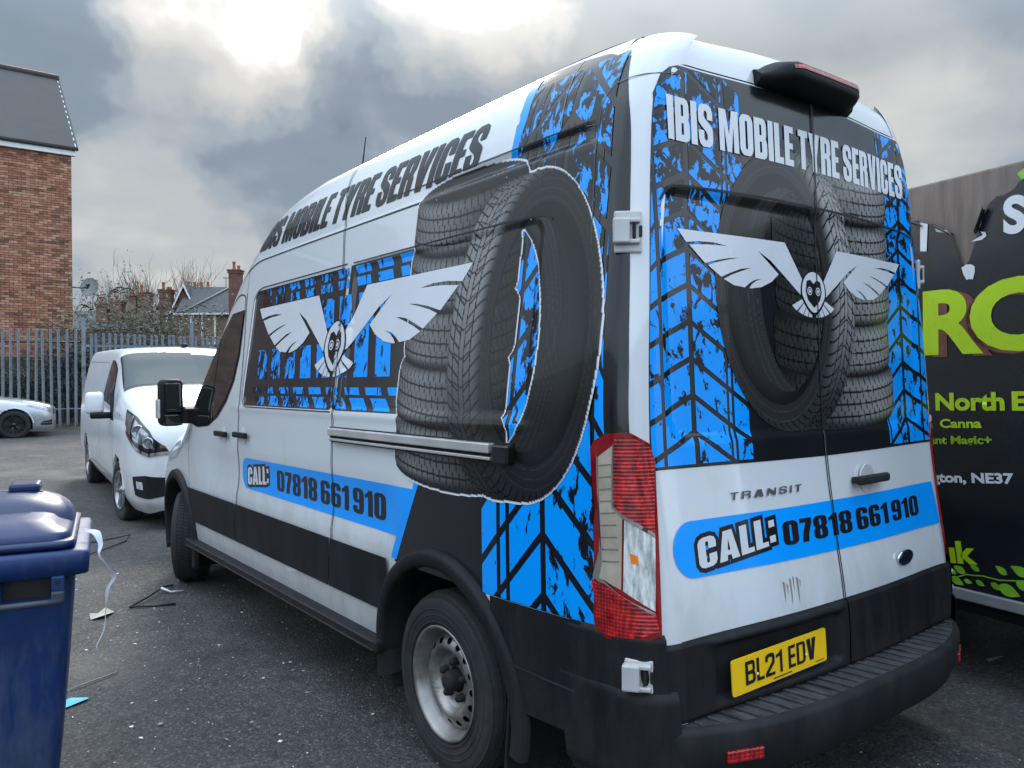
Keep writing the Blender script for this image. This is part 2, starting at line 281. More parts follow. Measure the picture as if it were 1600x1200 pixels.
def brick_mat(name, base):
    m, nt, b = new_mat(name); setin(b, Roughness=0.85)
    oi = NN(nt, 'ShaderNodeObjectInfo'); n = noise_node(nt, 9, 4, 0.6)
    g = NN(nt, 'ShaderNodeNewGeometry')
    ad = NN(nt, 'ShaderNodeMath', operation='ADD'); nt.links.new(oi.outputs['Random'], ad.inputs[0]); nt.links.new(g.outputs['Random Per Island'], ad.inputs[1])
    fr = NN(nt, 'ShaderNodeMath', operation='FRACT'); nt.links.new(ad.outputs[0], fr.inputs[0])
    r = ramp_node(nt, fr.outputs[0], [(0.0, (0.11, 0.060, 0.048)), (0.12, (0.22, 0.095, 0.060)), (0.45, (0.31, 0.130, 0.075)), (0.75, (0.36, 0.165, 0.10)), (1.0, (0.42, 0.25, 0.17))])
    r2 = ramp_node(nt, n.outputs['Fac'], [(0.3, (0.75, 0.75, 0.75)), (0.7, (1.2, 1.2, 1.2))])
    ml = NN(nt, 'ShaderNodeMix', data_type='RGBA', blend_type='MULTIPLY'); ml.inputs[0].default_value = 1; nt.links.new(r.outputs[0], ml.inputs[6]); nt.links.new(r2.outputs[0], ml.inputs[7])
    nt.links.new(ml.outputs[2], b.inputs['Base Color']); return m
brick_mat('brick', None)

# ------------------------------------------------------------------ mesh helpers
def tag(o, label=None, cat=None, group=None, kind=None):
    if label: o['label'] = label
    if cat: o['category'] = cat
    if group: o['group'] = group
    if kind: o['kind'] = kind
    return o
def empty(name, loc=(0, 0, 0), rz=0.0):
    o = bpy.data.objects.new(name, None); COL.objects.link(o); o.location = loc; o.rotation_euler = (0, 0, rz); o.empty_display_size = 0.2; return o
def link(name, me, material, parent=None, smooth=False):
    o = bpy.data.objects.new(name, me); COL.objects.link(o)
    if material and not me.materials: me.materials.append(MATS[material] if isinstance(material, str) else material)
    if parent: o.parent = parent
    if smooth: me.polygons.foreach_set('use_smooth', [True] * len(me.polygons))
    return o
def pyd(name, verts, faces, material, parent=None, smooth=False):
    me = bpy.data.meshes.new(name); V_ = np.array([tuple(v) for v in verts] if not isinstance(verts, np.ndarray) else verts, dtype=np.float32).reshape(-1, 3)
    if isinstance(faces, np.ndarray): faces = faces.tolist()
    me.from_pydata(V_.tolist(), [], faces); me.update()
    return link(name, me, material, parent, smooth)
def grid_faces(n, m, wrap_n=False, wrap_m=False):
    fs = []
    for i in range(n if wrap_n else n - 1):
        a = i * m; c = ((i + 1) % n) * m
        for j in range(m if wrap_m else m - 1):
            k = (j + 1) % m
            fs.append((a + j, a + k, c + k, c + j))
    return fs
def grid(name, P, material, parent=None, smooth=True, wrap_n=False, wrap_m=False):
    n, m = P.shape[:2]
    return pyd(name, P.reshape(-1, 3), grid_faces(n, m, wrap_n, wrap_m), material, parent, smooth)
def bm_obj(name, bm, material, parent=None, smooth=False):
    me = bpy.data.meshes.new(name); bm.normal_update(); bm.to_mesh(me); bm.free(); return link(name, me, material, parent, smooth)
def bm_box(bm, c, s, bev=0.0, rot=None, seg=2):
    r = bmesh.ops.create_cube(bm, size=1.0); vs_ = r['verts']
    bmesh.ops.scale(bm, vec=s, verts=vs_)
    if bev:
        es = list({e for v in vs_ for e in v.link_edges})
        rb = bmesh.ops.bevel(bm, geom=es, offset=bev, segments=seg, affect='EDGES', profile=0.5)
        vs_ = list({v for f in rb['faces'] for v in f.verts} | {v for v in vs_ if v.is_valid})
    if rot is not None: bmesh.ops.rotate(bm, cent=(0, 0, 0), matrix=rot, verts=vs_)
    bmesh.ops.translate(bm, vec=c, verts=vs_)
def box(name, c, s, material, parent=None, bev=0.0, rot=None, seg=2, smooth=False):
    bm = bmesh.new(); bm_box(bm, c, s, bev, rot, seg); return bm_obj(name, bm, material, parent, smooth)
def lathe_pts(prof, n, axis='x', a0=0.0, a1=2 * math.pi):
    th = np.linspace(a0, a1, n, endpoint=(abs(a1 - a0 - 2 * math.pi) > 1e-6))
    P = np.zeros((n, len(prof), 3))
    for j, (rr_, h) in enumerate(prof):
        c, s = rr_ * np.cos(th), rr_ * np.sin(th)
        if axis == 'x': P[:, j] = np.stack([0 * th + h, c, s], -1)
        elif axis == 'z': P[:, j] = np.stack([c, s, 0 * th + h], -1)
        else: P[:, j] = np.stack([c, 0 * th + h, s], -1)
    return P
def lathe(name, prof, n, material, parent=None, axis='x', loc=(0, 0, 0), smooth=True):
    P = lathe_pts(prof, n, axis) + np.array(loc)
    return grid(name, P, material, parent, smooth, wrap_n=True)
def tube_arrays(path, rad, n=6):
    path = [Vector(p) for p in path]; rad = rad if isinstance(rad, (list, tuple, np.ndarray)) else [rad] * len(path)
    vs_, fs = [], []; up = Vector((0, 0, 1)); prev = None
    for i, p in enumerate(path):
        t = (path[min(i + 1, len(path) - 1)] - path[max(i - 1, 0)]).normalized()
        a = t.cross(up if abs(t.z) < 0.95 else Vector((1, 0, 0))).normalized() if prev is None else (prev - t * prev.dot(t)).normalized()
        prev = a; b_ = t.cross(a)
        for k in range(n):
            th = 2 * math.pi * k / n; vs_.append(p + (a * math.cos(th) + b_ * math.sin(th)) * float(rad[i]))
    for i in range(len(path) - 1):
        for k in range(n):
            fs.append((i * n + k, i * n + (k + 1) % n, (i + 1) * n + (k + 1) % n, (i + 1) * n + k))
    fs.append(tuple(range(n))[::-1]); fs.append(tuple((len(path) - 1) * n + k for k in range(n)))
    return vs_, fs
def tube(name, path, rad, material, parent=None, n=6, smooth=True):
    v_, f_ = tube_arrays(path, rad, n); return pyd(name, v_, f_, material, parent, smooth)
def prism(name, poly, d, material, parent=None, plane='xz', off=0.0, bev=0.0):
    """polygon extruded by d along the axis normal to its plane"""
    bm = bmesh.new()
    def put(p, h):
        return {'xz': (p[0], h, p[1]), 'yz': (h, p[0], p[1]), 'xy': (p[0], p[1], h)}[plane]
    f = bm.faces.new([bm.verts.new(put(p, off)) for p in poly])
    r = bmesh.ops.extrude_face_region(bm, geom=[f]); vs_ = [g for g in r['geom'] if isinstance(g, bmesh.types.BMVert)]
    bmesh.ops.translate(bm, verts=vs_, vec={'xz': (0, d, 0), 'yz': (d, 0, 0), 'xy': (0, 0, d)}[plane])
    bmesh.ops.recalc_face_normals(bm, faces=bm.faces)
    if bev: bmesh.ops.bevel(bm, geom=list(bm.edges), offset=bev, segments=2, affect='EDGES', profile=0.5)
    return bm_obj(name, bm, material, parent)
def rrect(x0, y0, x1, y1, r, n=5):
    out = []
    for cx_, cy_, a in ((x1 - r, y0 + r, -90), (x1 - r, y1 - r, 0), (x0 + r, y1 - r, 90), (x0 + r, y0 + r, 180)):
        for k in range(n + 1):
            t_ = R(a + 90 * k / n); out.append((cx_ + r * math.cos(t_), cy_ + r * math.sin(t_)))
    return out
def pchip(xk, yk):
    xk = np.asarray(xk, float); yk = np.asarray(yk, float); h = np.diff(xk); d = np.diff(yk) / h
    m_ = np.zeros_like(yk); m_[0], m_[-1] = d[0], d[-1]
    for i in range(1, len(xk) - 1):
        if d[i - 1] * d[i] > 0:
            w1, w2 = 2 * h[i] + h[i - 1], h[i] + 2 * h[i - 1]; m_[i] = (w1 + w2) / (w1 / d[i - 1] + w2 / d[i])
    def f(x):
        x = np.clip(np.asarray(x, float), xk[0], xk[-1]); i = np.clip(np.searchsorted(xk, x) - 1, 0, len(xk) - 2)
        t_ = (x - xk[i]) / h[i]; t2, t3 = t_ * t_, t_ ** 3
        return (2 * t3 - 3 * t2 + 1) * yk[i] + (t3 - 2 * t2 + t_) * h[i] * m_[i] + (-2 * t3 + 3 * t2) * yk[i + 1] + (t3 - t2) * h[i] * m_[i + 1]
    return f
def sstep(a, b_, x):
    t_ = np.clip((np.asarray(x, float) - a) / (b_ - a), 0, 1); return t_ * t_ * (3 - 2 * t_)
def rbox_sd(x, z, x0, x1, z0, z1, r):
    qx = np.abs(x - (x0 + x1) / 2) - ((x1 - x0) / 2 - r); qz = np.abs(z - (z0 + z1) / 2) - ((z1 - z0) / 2 - r)
    return np.hypot(np.maximum(qx, 0), np.maximum(qz, 0)) + np.minimum(np.maximum(qx, qz), 0) - r
# ------------------------------------------------------------------ the van's skin as functions
# x to the van's right, y forward, z up, origin on the ground under the rear bumper
_W = pchip([.20, .35, .5, .75, 1.0, 1.2, 1.38, 1.6, 1.8, 2.05, 2.295, 2.5, 2.75], [.975, 1.0, 1.015, 1.028, 1.03, 1.027, 1.019, .992, .963, .93, .897, .868, .835])
_RHO = pchip([0, .03, .08, .14, .22, .30, .43], [.175, .125, .078, .045, .018, .005, 0])
_ZS = pchip([.205, .222, .25, .285, .345, .45, .9, 2.5, 2.8, 3.0, 3.15, 3.3, 3.45, 3.6, 3.77, 3.92, 4.1, 4.25, 4.55, 5.0, 5.5, 5.85, 5.97], [2.56, 2.60, 2.635, 2.66, 2.685, 2.70, 2.715, 2.722, 2.722, 2.71, 2.695, 2.67, 2.63, 2.55, 2.42, 2.27, 2.06, 1.88, 1.58, 1.24, 1.10, .92, .78])
_RY = pchip([.25, .4, .62, .74, 1.0, 1.3, 1.8, 2.3, 2.53, 2.6, 2.65, 2.68, 2.695, 2.705], [.05, .05, .052, .062, .10, .135, .155, .172, .183, .19, .203, .225, .25, .30])
RC, BOW = 0.14, 0.035
def halfw(y, z):
    y = np.asarray(y, float); z = np.asarray(z, float)
    t_ = np.maximum(_ZS(np.maximum(y, .36)) - z, 0)
    tap = 1 - .11 * np.clip((y - 4.3) / 1.67, 0, 1) ** 2 - .12 * np.clip((y - 5.5) / .47, 0, 1) ** 2
    tuck = (.012 + .048 * (1 - sstep(.9, 1.7, z))) * np.clip((.95 - y) / .70, 0, 1) ** 2
    return (_W(z) - _RHO(t_)) * tap - tuck
def relief(y, z):
    """inward dents of the pressed side panels"""
    d = 0.009 * (1 - sstep(-.030, .006, rbox_sd(y, z, .60, 2.05, 1.388, 2.088, .07)))
    d = d + 0.009 * (1 - sstep(-.030, .006, rbox_sd(y, z, 2.15, 3.44, 1.388, 2.095, .06)))
    d = d + .006 * sstep(2.285, 2.310, z) * (1 - sstep(3.5, 3.8, y)) * sstep(.32, .40, y)
    d = d + .012 * (1 - sstep(-.022, .006, rbox_sd(y, z, .40, 1.75, 2.300, 2.365, .032))) * (1 - sstep(1.0, 1.7, y))
    d = d + .014 * sstep(.80, .92, z) * (1 - sstep(.98, 1.14, z)) * sstep(1.42, 1.58, y) * (1 - sstep(3.9, 4.3, y))
    d = d - .006 * np.exp(-((z - 1.365) / .02) ** 2) * sstep(.5, .7, y) * (1 - sstep(3.5, 3.7, y))
    return d
def side_x(y, z):
    y = np.asarray(y, float); z = np.asarray(z, float)
    w = halfw(y, z); dd = y - (_RY(z) + BOW)
    cut = np.where(dd < RC, RC - np.sqrt(np.maximum(RC ** 2 - (RC - np.clip(dd, 0, RC)) ** 2, 0)), 0)
    return -(w - cut) + relief(y, z)
def rear_relief(x, z):
    d = .009 * (1 - sstep(-.034, .006, rbox_sd(np.abs(x), z, -.9, .80, 1.318, 2.135, .09)))
    return d
def rear_y(x, z):
    x = np.abs(np.asarray(x, float)); z = np.asarray(z, float); w = halfw(.25, z)
    tb = np.minimum(x / (w - RC), 1); base = _RY(z) + BOW * tb ** 3 * (4 - 3 * tb)
    q = np.clip(x - (w - RC), 0, RC)
    return base + RC - np.sqrt(np.maximum(RC ** 2 - q ** 2, 1e-9)) + rear_relief(x, z)
def corner(s, z):
    """plan curve round the left rear corner: s<0 along the side, 0..1 round the fillet, >1 along the rear (metres past)"""
    s = np.asarray(s, float); z = np.asarray(z, float); w = halfw(.25, z); r0 = _RY(z) + BOW
    th = np.clip(s, 0, 1) * math.pi / 2
    x = -(w - RC) - RC * np.cos(th) + np.maximum(s - 1, 0); y = r0 + RC - RC * np.sin(th) + np.maximum(-s, 0)
    x = np.where(s < 0, -halfw(np.maximum(y, .25), z), x)
    return x, np.where(s > 1, rear_y(x, z) - rear_relief(x, z), y)
# ------------------------------------------------------------------ lettering and flat prints
def glyph(ch, t=.235, hb=.165):
    """condensed heavy capitals, cap height 1: contours (first is outer, others holes) and width"""
    w = .56
    if ch == 'I': return [[(0, 0), (t, 0), (t, 1), (0, 1)]], t
    if ch == 'L': w = .43; return [[(0, 0), (w, 0), (w, hb), (t, hb), (t, 1), (0, 1)]], w
    if ch == 'E': w = .44; return [[(0, 0), (w, 0), (w, hb), (t, hb), (t, .43), (w - .03, .43), (w - .03, .58), (t, .58), (t, 1 - hb), (w, 1 - hb), (w, 1), (0, 1)]], w
    if ch == 'T': w = .50; a = (w - t) / 2; return [[(a, 0), (a + t, 0), (a + t, 1 - hb), (w, 1 - hb), (w, 1), (0, 1), (0, 1 - hb), (a, 1 - hb)]], w
    if ch in 'O0': return [rrect(0, 0, w, 1, .2, 5), rrect(t, .15, w - t, .85, min(.05, (w - 2 * t) / 2.05), 3)], w
    if ch == 'D': return [[(0, 0), (w - .16, 0), (w - .04, .06), (w, .18), (w, .82), (w - .04, .94), (w - .16, 1), (0, 1)], [(t, hb - .02), (w - t, hb), (w - t, 1 - hb), (t, 1.02 - hb)]], w
    if ch == 'C': return [[(w, .60), (w - t, .60), (w - t, .81), (w / 2 + .02, .85), (w / 2 - .02, .85), (t, .81), (t, .19), (w / 2 - .02, .15), (w / 2 + .02, .15), (w - t, .19), (w - t, .42), (w, .42), (w, .18), (w - .05, .06), (w - .16, 0), (.16, 0), (.05, .06), (0, .18), (0, .82), (.05, .94), (.16, 1), (w - .16, 1), (w - .05, .94), (w, .82)]], w
    if ch == 'B': return [[(0, 0), (w - .15, 0), (w - .04, .05), (w, .14), (w, .40), (w - .06, .51), (w - .02, .60), (w - .02, .86), (w - .06, .95), (w - .15, 1), (0, 1)], [(t, .15), (w - t, .16), (w - t, .42), (t, .43)], [(t, .58), (w - t, .59), (w - t, .84), (t, .85)]], w
    if ch == 'R': return [[(0, 0), (t, 0), (t, .44), (w - t - .02, .44), (w - t, .40), (w - t, 0), (w, 0), (w, .42), (w - .07, .51), (w, .60), (w, .85), (w - .05, .95), (w - .15, 1), (0, 1)], [(t, .58), (w - t, .59), (w - t, .84), (t, .85)]], w
    if ch == 'M': w = .78; return [[(0, 0), (.20, 0), (.20, .62), (.30, 0), (.48, 0), (.58, .64), (.58, 0), (w, 0), (w, 1), (w - .27, 1), (.39, .42), (.27, 1), (0, 1)]], w
    if ch == 'V': w = .62; return [[(.19, 0), (.43, 0), (.62, 1), (.37, 1), (.31, .36), (.25, 1), (0, 1)]], w
    if ch == 'Y': w = .60; return [[(.18, 0), (.42, 0), (.42, .38), (.60, 1), (.36, 1), (.30, .63), (.24, 1), (0, 1), (.18, .38)]], w
    if ch == 'A': w = .64; return [[(0, 0), (.24, 0), (.26, .17), (.38, .17), (.40, 0), (.64, 0), (.46, 1), (.18, 1)], [(.28, .33), (.36, .33), (.32, .74)]], w
    if ch == 'N': w = .60; return [[(0, 0), (t * .9, 0), (t * .9, .5), (w - t, 0), (w, 0), (w, 1), (w - t * .9, 1), (w - t * .9, .5), (t, 1), (0, 1)]], w
    if ch == 'S':
        a, c = t - .02, w - t + .02
        return [[(w, .64), (c, .64), (c, .80), (w / 2 + .02, .85), (w / 2 - .02, .85), (a, .81), (a, .73), (a + .05, .66), (w - .10, .54), (w - .02, .47), (w, .40), (w, .18), (w - .05, .06), (w - .16, 0), (.16, 0), (.05, .06), (0, .18), (0, .38), (a, .38), (a, .20), (w / 2 - .02, .15), (w / 2 + .02, .15), (c, .19), (c, .29), (c - .05, .36), (.10, .49), (.02, .56), (0, .63), (0, .82), (.05, .94), (.16, 1), (w - .16, 1), (w - .05, .94), (w, .82)]], w
    if ch == ':': w = .2; return [[(0, .08), (w, .08), (w, .32), (0, .32)]], w
    if ch == '1': w = .38; return [[(w - t, 0), (w, 0), (w, 1), (w - t + .07, 1), (w - t - .02, .90), (0, .82), (0, .68), (w - t, .74)]], w
    if ch == '7': w = .47; return [[(.06, 0), (.30, 0), (.34, .35), (.47, .80), (.47, 1), (0, 1), (0, .82), (.23, .82), (.12, .45)]], w
    if ch == '8': return [[(.16, 0), (w - .16, 0), (w - .04, .06), (w, .17), (w, .38), (w - .07, .51), (w, .62), (w, .84), (w - .05, .95), (w - .16, 1), (.16, 1), (.05, .95), (0, .84), (0, .62), (.07, .51), (0, .38), (0, .17), (.04, .06)], rrect(t, .14, w - t, .42, .03, 2), rrect(t, .58, w - t, .86, .03, 2)], w
    if ch in '69':
        o = [(w, .70), (w, .84), (w - .05, .95), (w - .16, 1), (.16, 1), (.05, .95), (0, .84), (0, .16), (.05, .05), (.16, 0), (w - .16, 0), (w - .05, .05), (w, .16), (w, .46), (w - .06, .55), (w - .16, .59), (t, .57), (t, .82), (w / 2, .86), (w - t, .82), (w - t, .70)]
        h = rrect(t, .14, w - t, .45, .03, 2)
        if ch == '9': o = [(w - x, 1 - y) for x, y in o]; h = [(w - x, 1 - y) for x, y in h]
        return [o, h], w
    if ch == '2': return [[(0, 0), (w, 0), (w, hb), (t + .03, hb), (w - .03, .50), (w, .60), (w, .84), (w - .05, .95), (w - .16, 1), (.16, 1), (.05, .95), (0, .84), (0, .66), (t, .66), (t, .80), (w / 2, .85), (w - t, .80), (w - t, .62), (0, .18)]], w
    return [], .22
def text_contours(txt, gap=.055, space=.17, t=.235, hb=.165):
    """list of (outer, holes...) glyphs laid on a baseline, and the total width"""
    out, x = [], 0.0
    for ch in txt:
        if ch == ' ': x += space; continue
        cs, w = glyph(ch, t, hb)
        out.append([[(px + x, py) for px, py in c] for c in cs])
        if ch == ':': out.append([[(x, .62), (x + w, .62), (x + w, .86), (x, .86)]])
        x += w + gap
    return out, x - gap
def fit_text(txt, x0, x1, z0, h, slant=0.0, rot=0.0, flip=False, **k):
    """place lettering between two coordinates; flip: coordinate runs against reading direction"""
    gl, W_ = text_contours(txt, **k); s = abs(x1 - x0) / W_; sg = -1 if flip else 1; cr_, sr = math.cos(rot), math.sin(rot)
    def put(p):
        a, b_ = p[0] * s + p[1] * h * slant, p[1] * h
        return (x0 + sg * (a * cr_ - b_ * sr), z0 + a * sr + b_ * cr_)
    return [[[put(p) for p in c] for c in g] for g in gl]
def grow(c, d):
    """offset a closed contour outwards by d"""
    n = len(c); A = sum(c[i][0] * c[(i + 1) % n][1] - c[(i + 1) % n][0] * c[i][1] for i in range(n)); sg = 1 if A > 0 else -1
    out = []
    for i in range(n):
        p0, p1, p2 = Vector(c[i - 1]), Vector(c[i]), Vector(c[(i + 1) % n]); a, b_ = (p1 - p0), (p2 - p1)
        if a.length < 1e-9 or b_.length < 1e-9: out.append(tuple(p1)); continue
        n1 = Vector((a.y, -a.x)).normalized() * sg; n2 = Vector((b_.y, -b_.x)).normalized() * sg; m_ = n1 + n2
        if m_.length < 1e-3: out.append(tuple(p1 + n1 * d)); continue
        m_.normalize(); out.append(tuple(p1 + m_ * d / max(.5, m_.dot(n1))))
    return out
def flat_mesh(polys, step_a, step_b):
    """triangulate polygons with holes and cut them on a grid so that they can follow a curved skin"""
    bm = bmesh.new()
    for cs in polys:
        pts = [p for c in cs for p in c]; vs_ = [bm.verts.new((p[0], p[1], 0)) for p in pts]
        for tri in tessellate_polygon([[Vector((p[0], p[1], 0)) for p in c] for c in cs]):
            try: bm.faces.new([vs_[i] for i in tri])
            except ValueError: pass
    bmesh.ops.dissolve_degenerate(bm, dist=1e-5, edges=bm.edges)
    if bm.verts:
        A = np.array([v.co[:2] for v in bm.verts])
        for ax, st in ((0, step_a), (1, step_b)):
            if isinstance(st, (int, float)) and not st: continue
            lo_, hi_ = A[:, ax].min(), A[:, ax].max()
            qs = np.arange(math.floor(lo_ / st) * st, hi_, st) + st * .37 if isinstance(st, (int, float)) else [v_ for v_ in st if lo_ < v_ < hi_]
            for q in qs:
                co = [0, 0, 0]; no = [0, 0, 0]; co[ax] = q; no[ax] = 1
                bmesh.ops.bisect_plane(bm, geom=bm.verts[:] + bm.edges[:] + bm.faces[:], plane_co=co, plane_no=no, dist=1e-6)
    return bm
def skin_decal(name, polys, material, parent, off, where='side', step=(.06, .02)):
    bm = flat_mesh(polys, *step)
    bm.verts.ensure_lookup_table()
    if len(bm.verts):
        Q = np.array([v.co[:2] for v in bm.verts]); a, z = Q[:, 0], Q[:, 1]; e = .004
        fn = side_x if where == 'side' else rear_y; h = fn(a, z)
        ga = np.clip((fn(a + e, z) - fn(a - e, z)) / (2 * e), -2, 2); gz = np.clip((fn(a, z + e) - fn(a, z - e)) / (2 * e), -2, 2); nl = np.sqrt(1 + ga ** 2 + gz ** 2)
        P = np.stack([h - off / nl, a + off * ga / nl, z + off * gz / nl], -1) if where == 'side' else np.stack([a + off * ga / nl, h - off / nl, z + off * gz / nl], -1)
        for v, p in zip(bm.verts, P): v.co = p
    return bm_obj(name, bm, material, parent)

# printed tyres: a little sphere-traced picture turned into the colours of a fine sheet
def tyre_sdf(P, c, ax, Ro, Ri, W):
    d = P - c; a = d @ ax; rad = np.linalg.norm(d - a[:, None] * ax, axis=1)
    qx = np.abs(rad - (Ro + Ri) / 2) - ((Ro - Ri) / 2 - .05); qa = np.abs(a) - (W / 2 - .05)
    o = np.hypot(np.maximum(qx, 0), np.maximum(qa, 0)) + np.minimum(np.maximum(qx, qa), 0) - .05
    hx = np.abs(rad - (Ro + Ri) / 2 + .12) - ((Ro - Ri) / 2 + .085); ha = np.abs(a) - (W / 2 - .055)
    inner = np.maximum(hx, ha)
    return np.maximum(o, -inner), a, rad
def paint_tyres(H, Z, tyres, light):
    """H,Z flat arrays of picture coordinates; returns colour and mask (front tyre wins)"""
    n = len(H); best = np.full(n, 1e9); col = np.zeros((n, 3)); hitid = np.full(n, -1)
    V = np.array([0, 1.0, 0])                                  # looking along +Y, H to the right
    for k, T in enumerate(tyres):
        c, ax = np.array(T['c']), np.array(T['ax'], float); ax = ax / np.linalg.norm(ax)
        m_ = (np.abs(H - c[0]) < T['Ro'] + T['W']) & (np.abs(Z - c[2]) < T['Ro'] + T['W'] * .6)
        idx = np.where(m_)[0]
        if not len(idx): continue
        tilt = T.get('tilt', 0.0); dirv = np.array([0, math.cos(tilt), -math.sin(tilt)])
        O = np.stack([H[idx], np.zeros(len(idx)), Z[idx]], -1) - dirv * 1.6; tt = np.full(len(idx), .3); alive = np.ones(len(idx), bool)
        for _ in range(70):
            d, _a, _r2 = tyre_sdf(O + tt[:, None] * dirv, c, ax, T['Ro'], T['Ri'], T['W']); tt = tt + np.where(alive, d * .9, 0); alive &= (d > .0008) & (tt < 4)
        P = O + tt[:, None] * dirv; d, a, rad = tyre_sdf(P, c, ax, T['Ro'], T['Ri'], T['W']); hit = d < .004
        e = .003; N = np.stack([(tyre_sdf(P + np.eye(3)[i] * e, c, ax, T['Ro'], T['Ri'], T['W'])[0] - tyre_sdf(P - np.eye(3)[i] * e, c, ax, T['Ro'], T['Ri'], T['W'])[0]) for i in range(3)], -1)
        N /= np.linalg.norm(N, axis=1)[:, None] + 1e-9
        e1 = np.cross(ax, [0.31, .2, .93]); e1 /= np.linalg.norm(e1); e2 = np.cross(ax, e1)
        q = P - c; ang = np.arctan2(q @ e2, q @ e1)
        tread = (rad > T['Ro'] - .028); u = a / (T['W'] / 2); L = T.get('lugs', 46)
        g = np.zeros(len(idx))
        if T.get('vee'):                                       # directional tread: swept grooves either side of centre ribs
            ph = ang * L / 2 / np.pi * 1.0 + np.abs(u) * 1.6; fr_ = np.abs((ph % 1) - .5)
            g = np.maximum(g, (fr_ < .10) & (np.abs(u) > .16)); g = np.maximum(g, np.abs(np.abs(u) - .14) < .028); g = np.maximum(g, np.abs(np.abs(u) - .52) < .03)
            ph2 = ang * L / 2 / np.pi * .5 + np.abs(u) * .5; g = np.maximum(g, (np.abs((ph2 % 1) - .5) < .035) & (np.abs(u) < .5))
        else:
            for uu in (-.48, -.02, .44): g = np.maximum(g, np.abs(u - uu) < .035)
            row = np.floor((u + 1.2) / .46); ph = ang * L / 2 / np.pi + row * .37 + u * .45; g = np.maximum(g, np.abs((ph % 1) - .5) < .075)
        g = g * tread
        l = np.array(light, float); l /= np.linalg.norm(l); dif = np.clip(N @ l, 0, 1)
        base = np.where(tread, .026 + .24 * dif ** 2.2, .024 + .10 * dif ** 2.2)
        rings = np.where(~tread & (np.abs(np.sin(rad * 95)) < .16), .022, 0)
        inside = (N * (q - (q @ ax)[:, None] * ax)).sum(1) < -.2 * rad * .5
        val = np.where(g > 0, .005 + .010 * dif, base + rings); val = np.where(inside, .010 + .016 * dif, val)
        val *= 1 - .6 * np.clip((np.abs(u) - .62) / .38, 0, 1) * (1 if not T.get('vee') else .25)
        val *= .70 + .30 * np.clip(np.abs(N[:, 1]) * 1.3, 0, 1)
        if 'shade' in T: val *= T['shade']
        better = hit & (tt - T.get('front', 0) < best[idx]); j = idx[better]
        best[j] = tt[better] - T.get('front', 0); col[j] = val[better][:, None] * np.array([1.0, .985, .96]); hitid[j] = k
    return col, hitid
def print_sheet(name, a0, a1, z0, z1, step, tyres, light, parent, off, where, flip, keyline=0.0):
    """sheet of fine cells carrying the tyre picture (plus its white outline) laid on the van's skin"""
    na, nz = int((a1 - a0) / step) + 1, int((z1 - z0) / step) + 1
    A, Z = np.meshgrid(np.linspace(a0, a1, na), np.linspace(z0, z1, nz), indexing='ij')
    H = (-A if flip else A).ravel(); col, hid = paint_tyres(H, Z.ravel(), tyres, light)
    msk = (hid >= 0).reshape(na, nz); col = col.reshape(na, nz, 3); full = msk.copy()
    if keyline:
        k = max(1, int(round(keyline / step)))
        for da in range(-k, k + 1):
            for dz in range(-k, k + 1):
                if da * da + dz * dz > k * k: continue
                full |= np.roll(np.roll(msk, da, 0), dz, 1)
        col[full & ~msk] = (.70, .72, .76)
    if where == 'side':
        X = side_x(A, Z) - off; P = np.stack([X, A, Z], -1)
    else:
        Y = rear_y(A, Z) - off; P = np.stack([A, Y, Z], -1)
    # ease the stair-stepped rim of the sheet on to a smooth outline
    fb = full.astype(float)
    for _ in range(3):
        fb = (fb + np.roll(fb, 1, 0) + np.roll(fb, -1, 0)) / 3; fb = (fb + np.roll(fb, 1, 1) + np.roll(fb, -1, 1)) / 3
    gA, gZ = np.gradient(fb); g2 = gA ** 2 + gZ ** 2; rim = full & ~(np.roll(full, 1, 0) & np.roll(full, -1, 0) & np.roll(full, 1, 1) & np.roll(full, -1, 1) & np.roll(np.roll(full, 1, 0), 1, 1) & np.roll(np.roll(full, -1, 0), 1, 1) & np.roll(np.roll(full, 1, 0), -1, 1) & np.roll(np.roll(full, -1, 0), -1, 1))
    k_ = np.where(rim & (g2 > 1e-3), np.clip((fb - .56) / np.maximum(g2, 1e-3), -3, 3), 0); sa_, sz_ = A[1, 0] - A[0, 0], Z[0, 1] - Z[0, 0]
    dA = np.clip(-k_ * gA, -.9, .9) * sa_; dZ = np.clip(-k_ * gZ, -.9, .9) * sz_
    if where == 'side': P = np.stack([side_x(A + dA, Z + dZ) - off, A + dA, Z + dZ], -1)
    else: P = np.stack([A + dA, rear_y(A + dA, Z + dZ) - off, Z + dZ], -1)
    cell = full[:-1, :-1] & full[1:, :-1] & full[:-1, 1:] & full[1:, 1:]
    ii, jj = np.where(cell); F_ = np.stack([ii * nz + jj, ii * nz + jj + 1, (ii + 1) * nz + jj + 1, (ii + 1) * nz + jj], -1)
    used, inv = np.unique(F_, return_inverse=True); F_ = inv.reshape(-1, 4)
    me = bpy.data.meshes.new(name); V_ = P.reshape(-1, 3)[used]; me.vertices.add(len(V_)); me.vertices.foreach_set('co', V_.ravel())
    me.loops.add(F_.size); me.loops.foreach_set('vertex_index', F_.ravel()); me.polygons.add(len(F_)); me.polygons.foreach_set('loop_start', np.arange(0, F_.size, 4)); me.polygons.foreach_set('loop_total', np.full(len(F_), 4))
    me.update(); me.validate(); c4 = np.ones((len(V_), 4)); c4[:, :3] = col.reshape(-1, 3)[used]
    at = me.color_attributes.new('Col', 'FLOAT_COLOR', 'POINT'); at.data.foreach_set('color', c4.ravel())
    return link(name, me, 'tyre_print', parent, True)

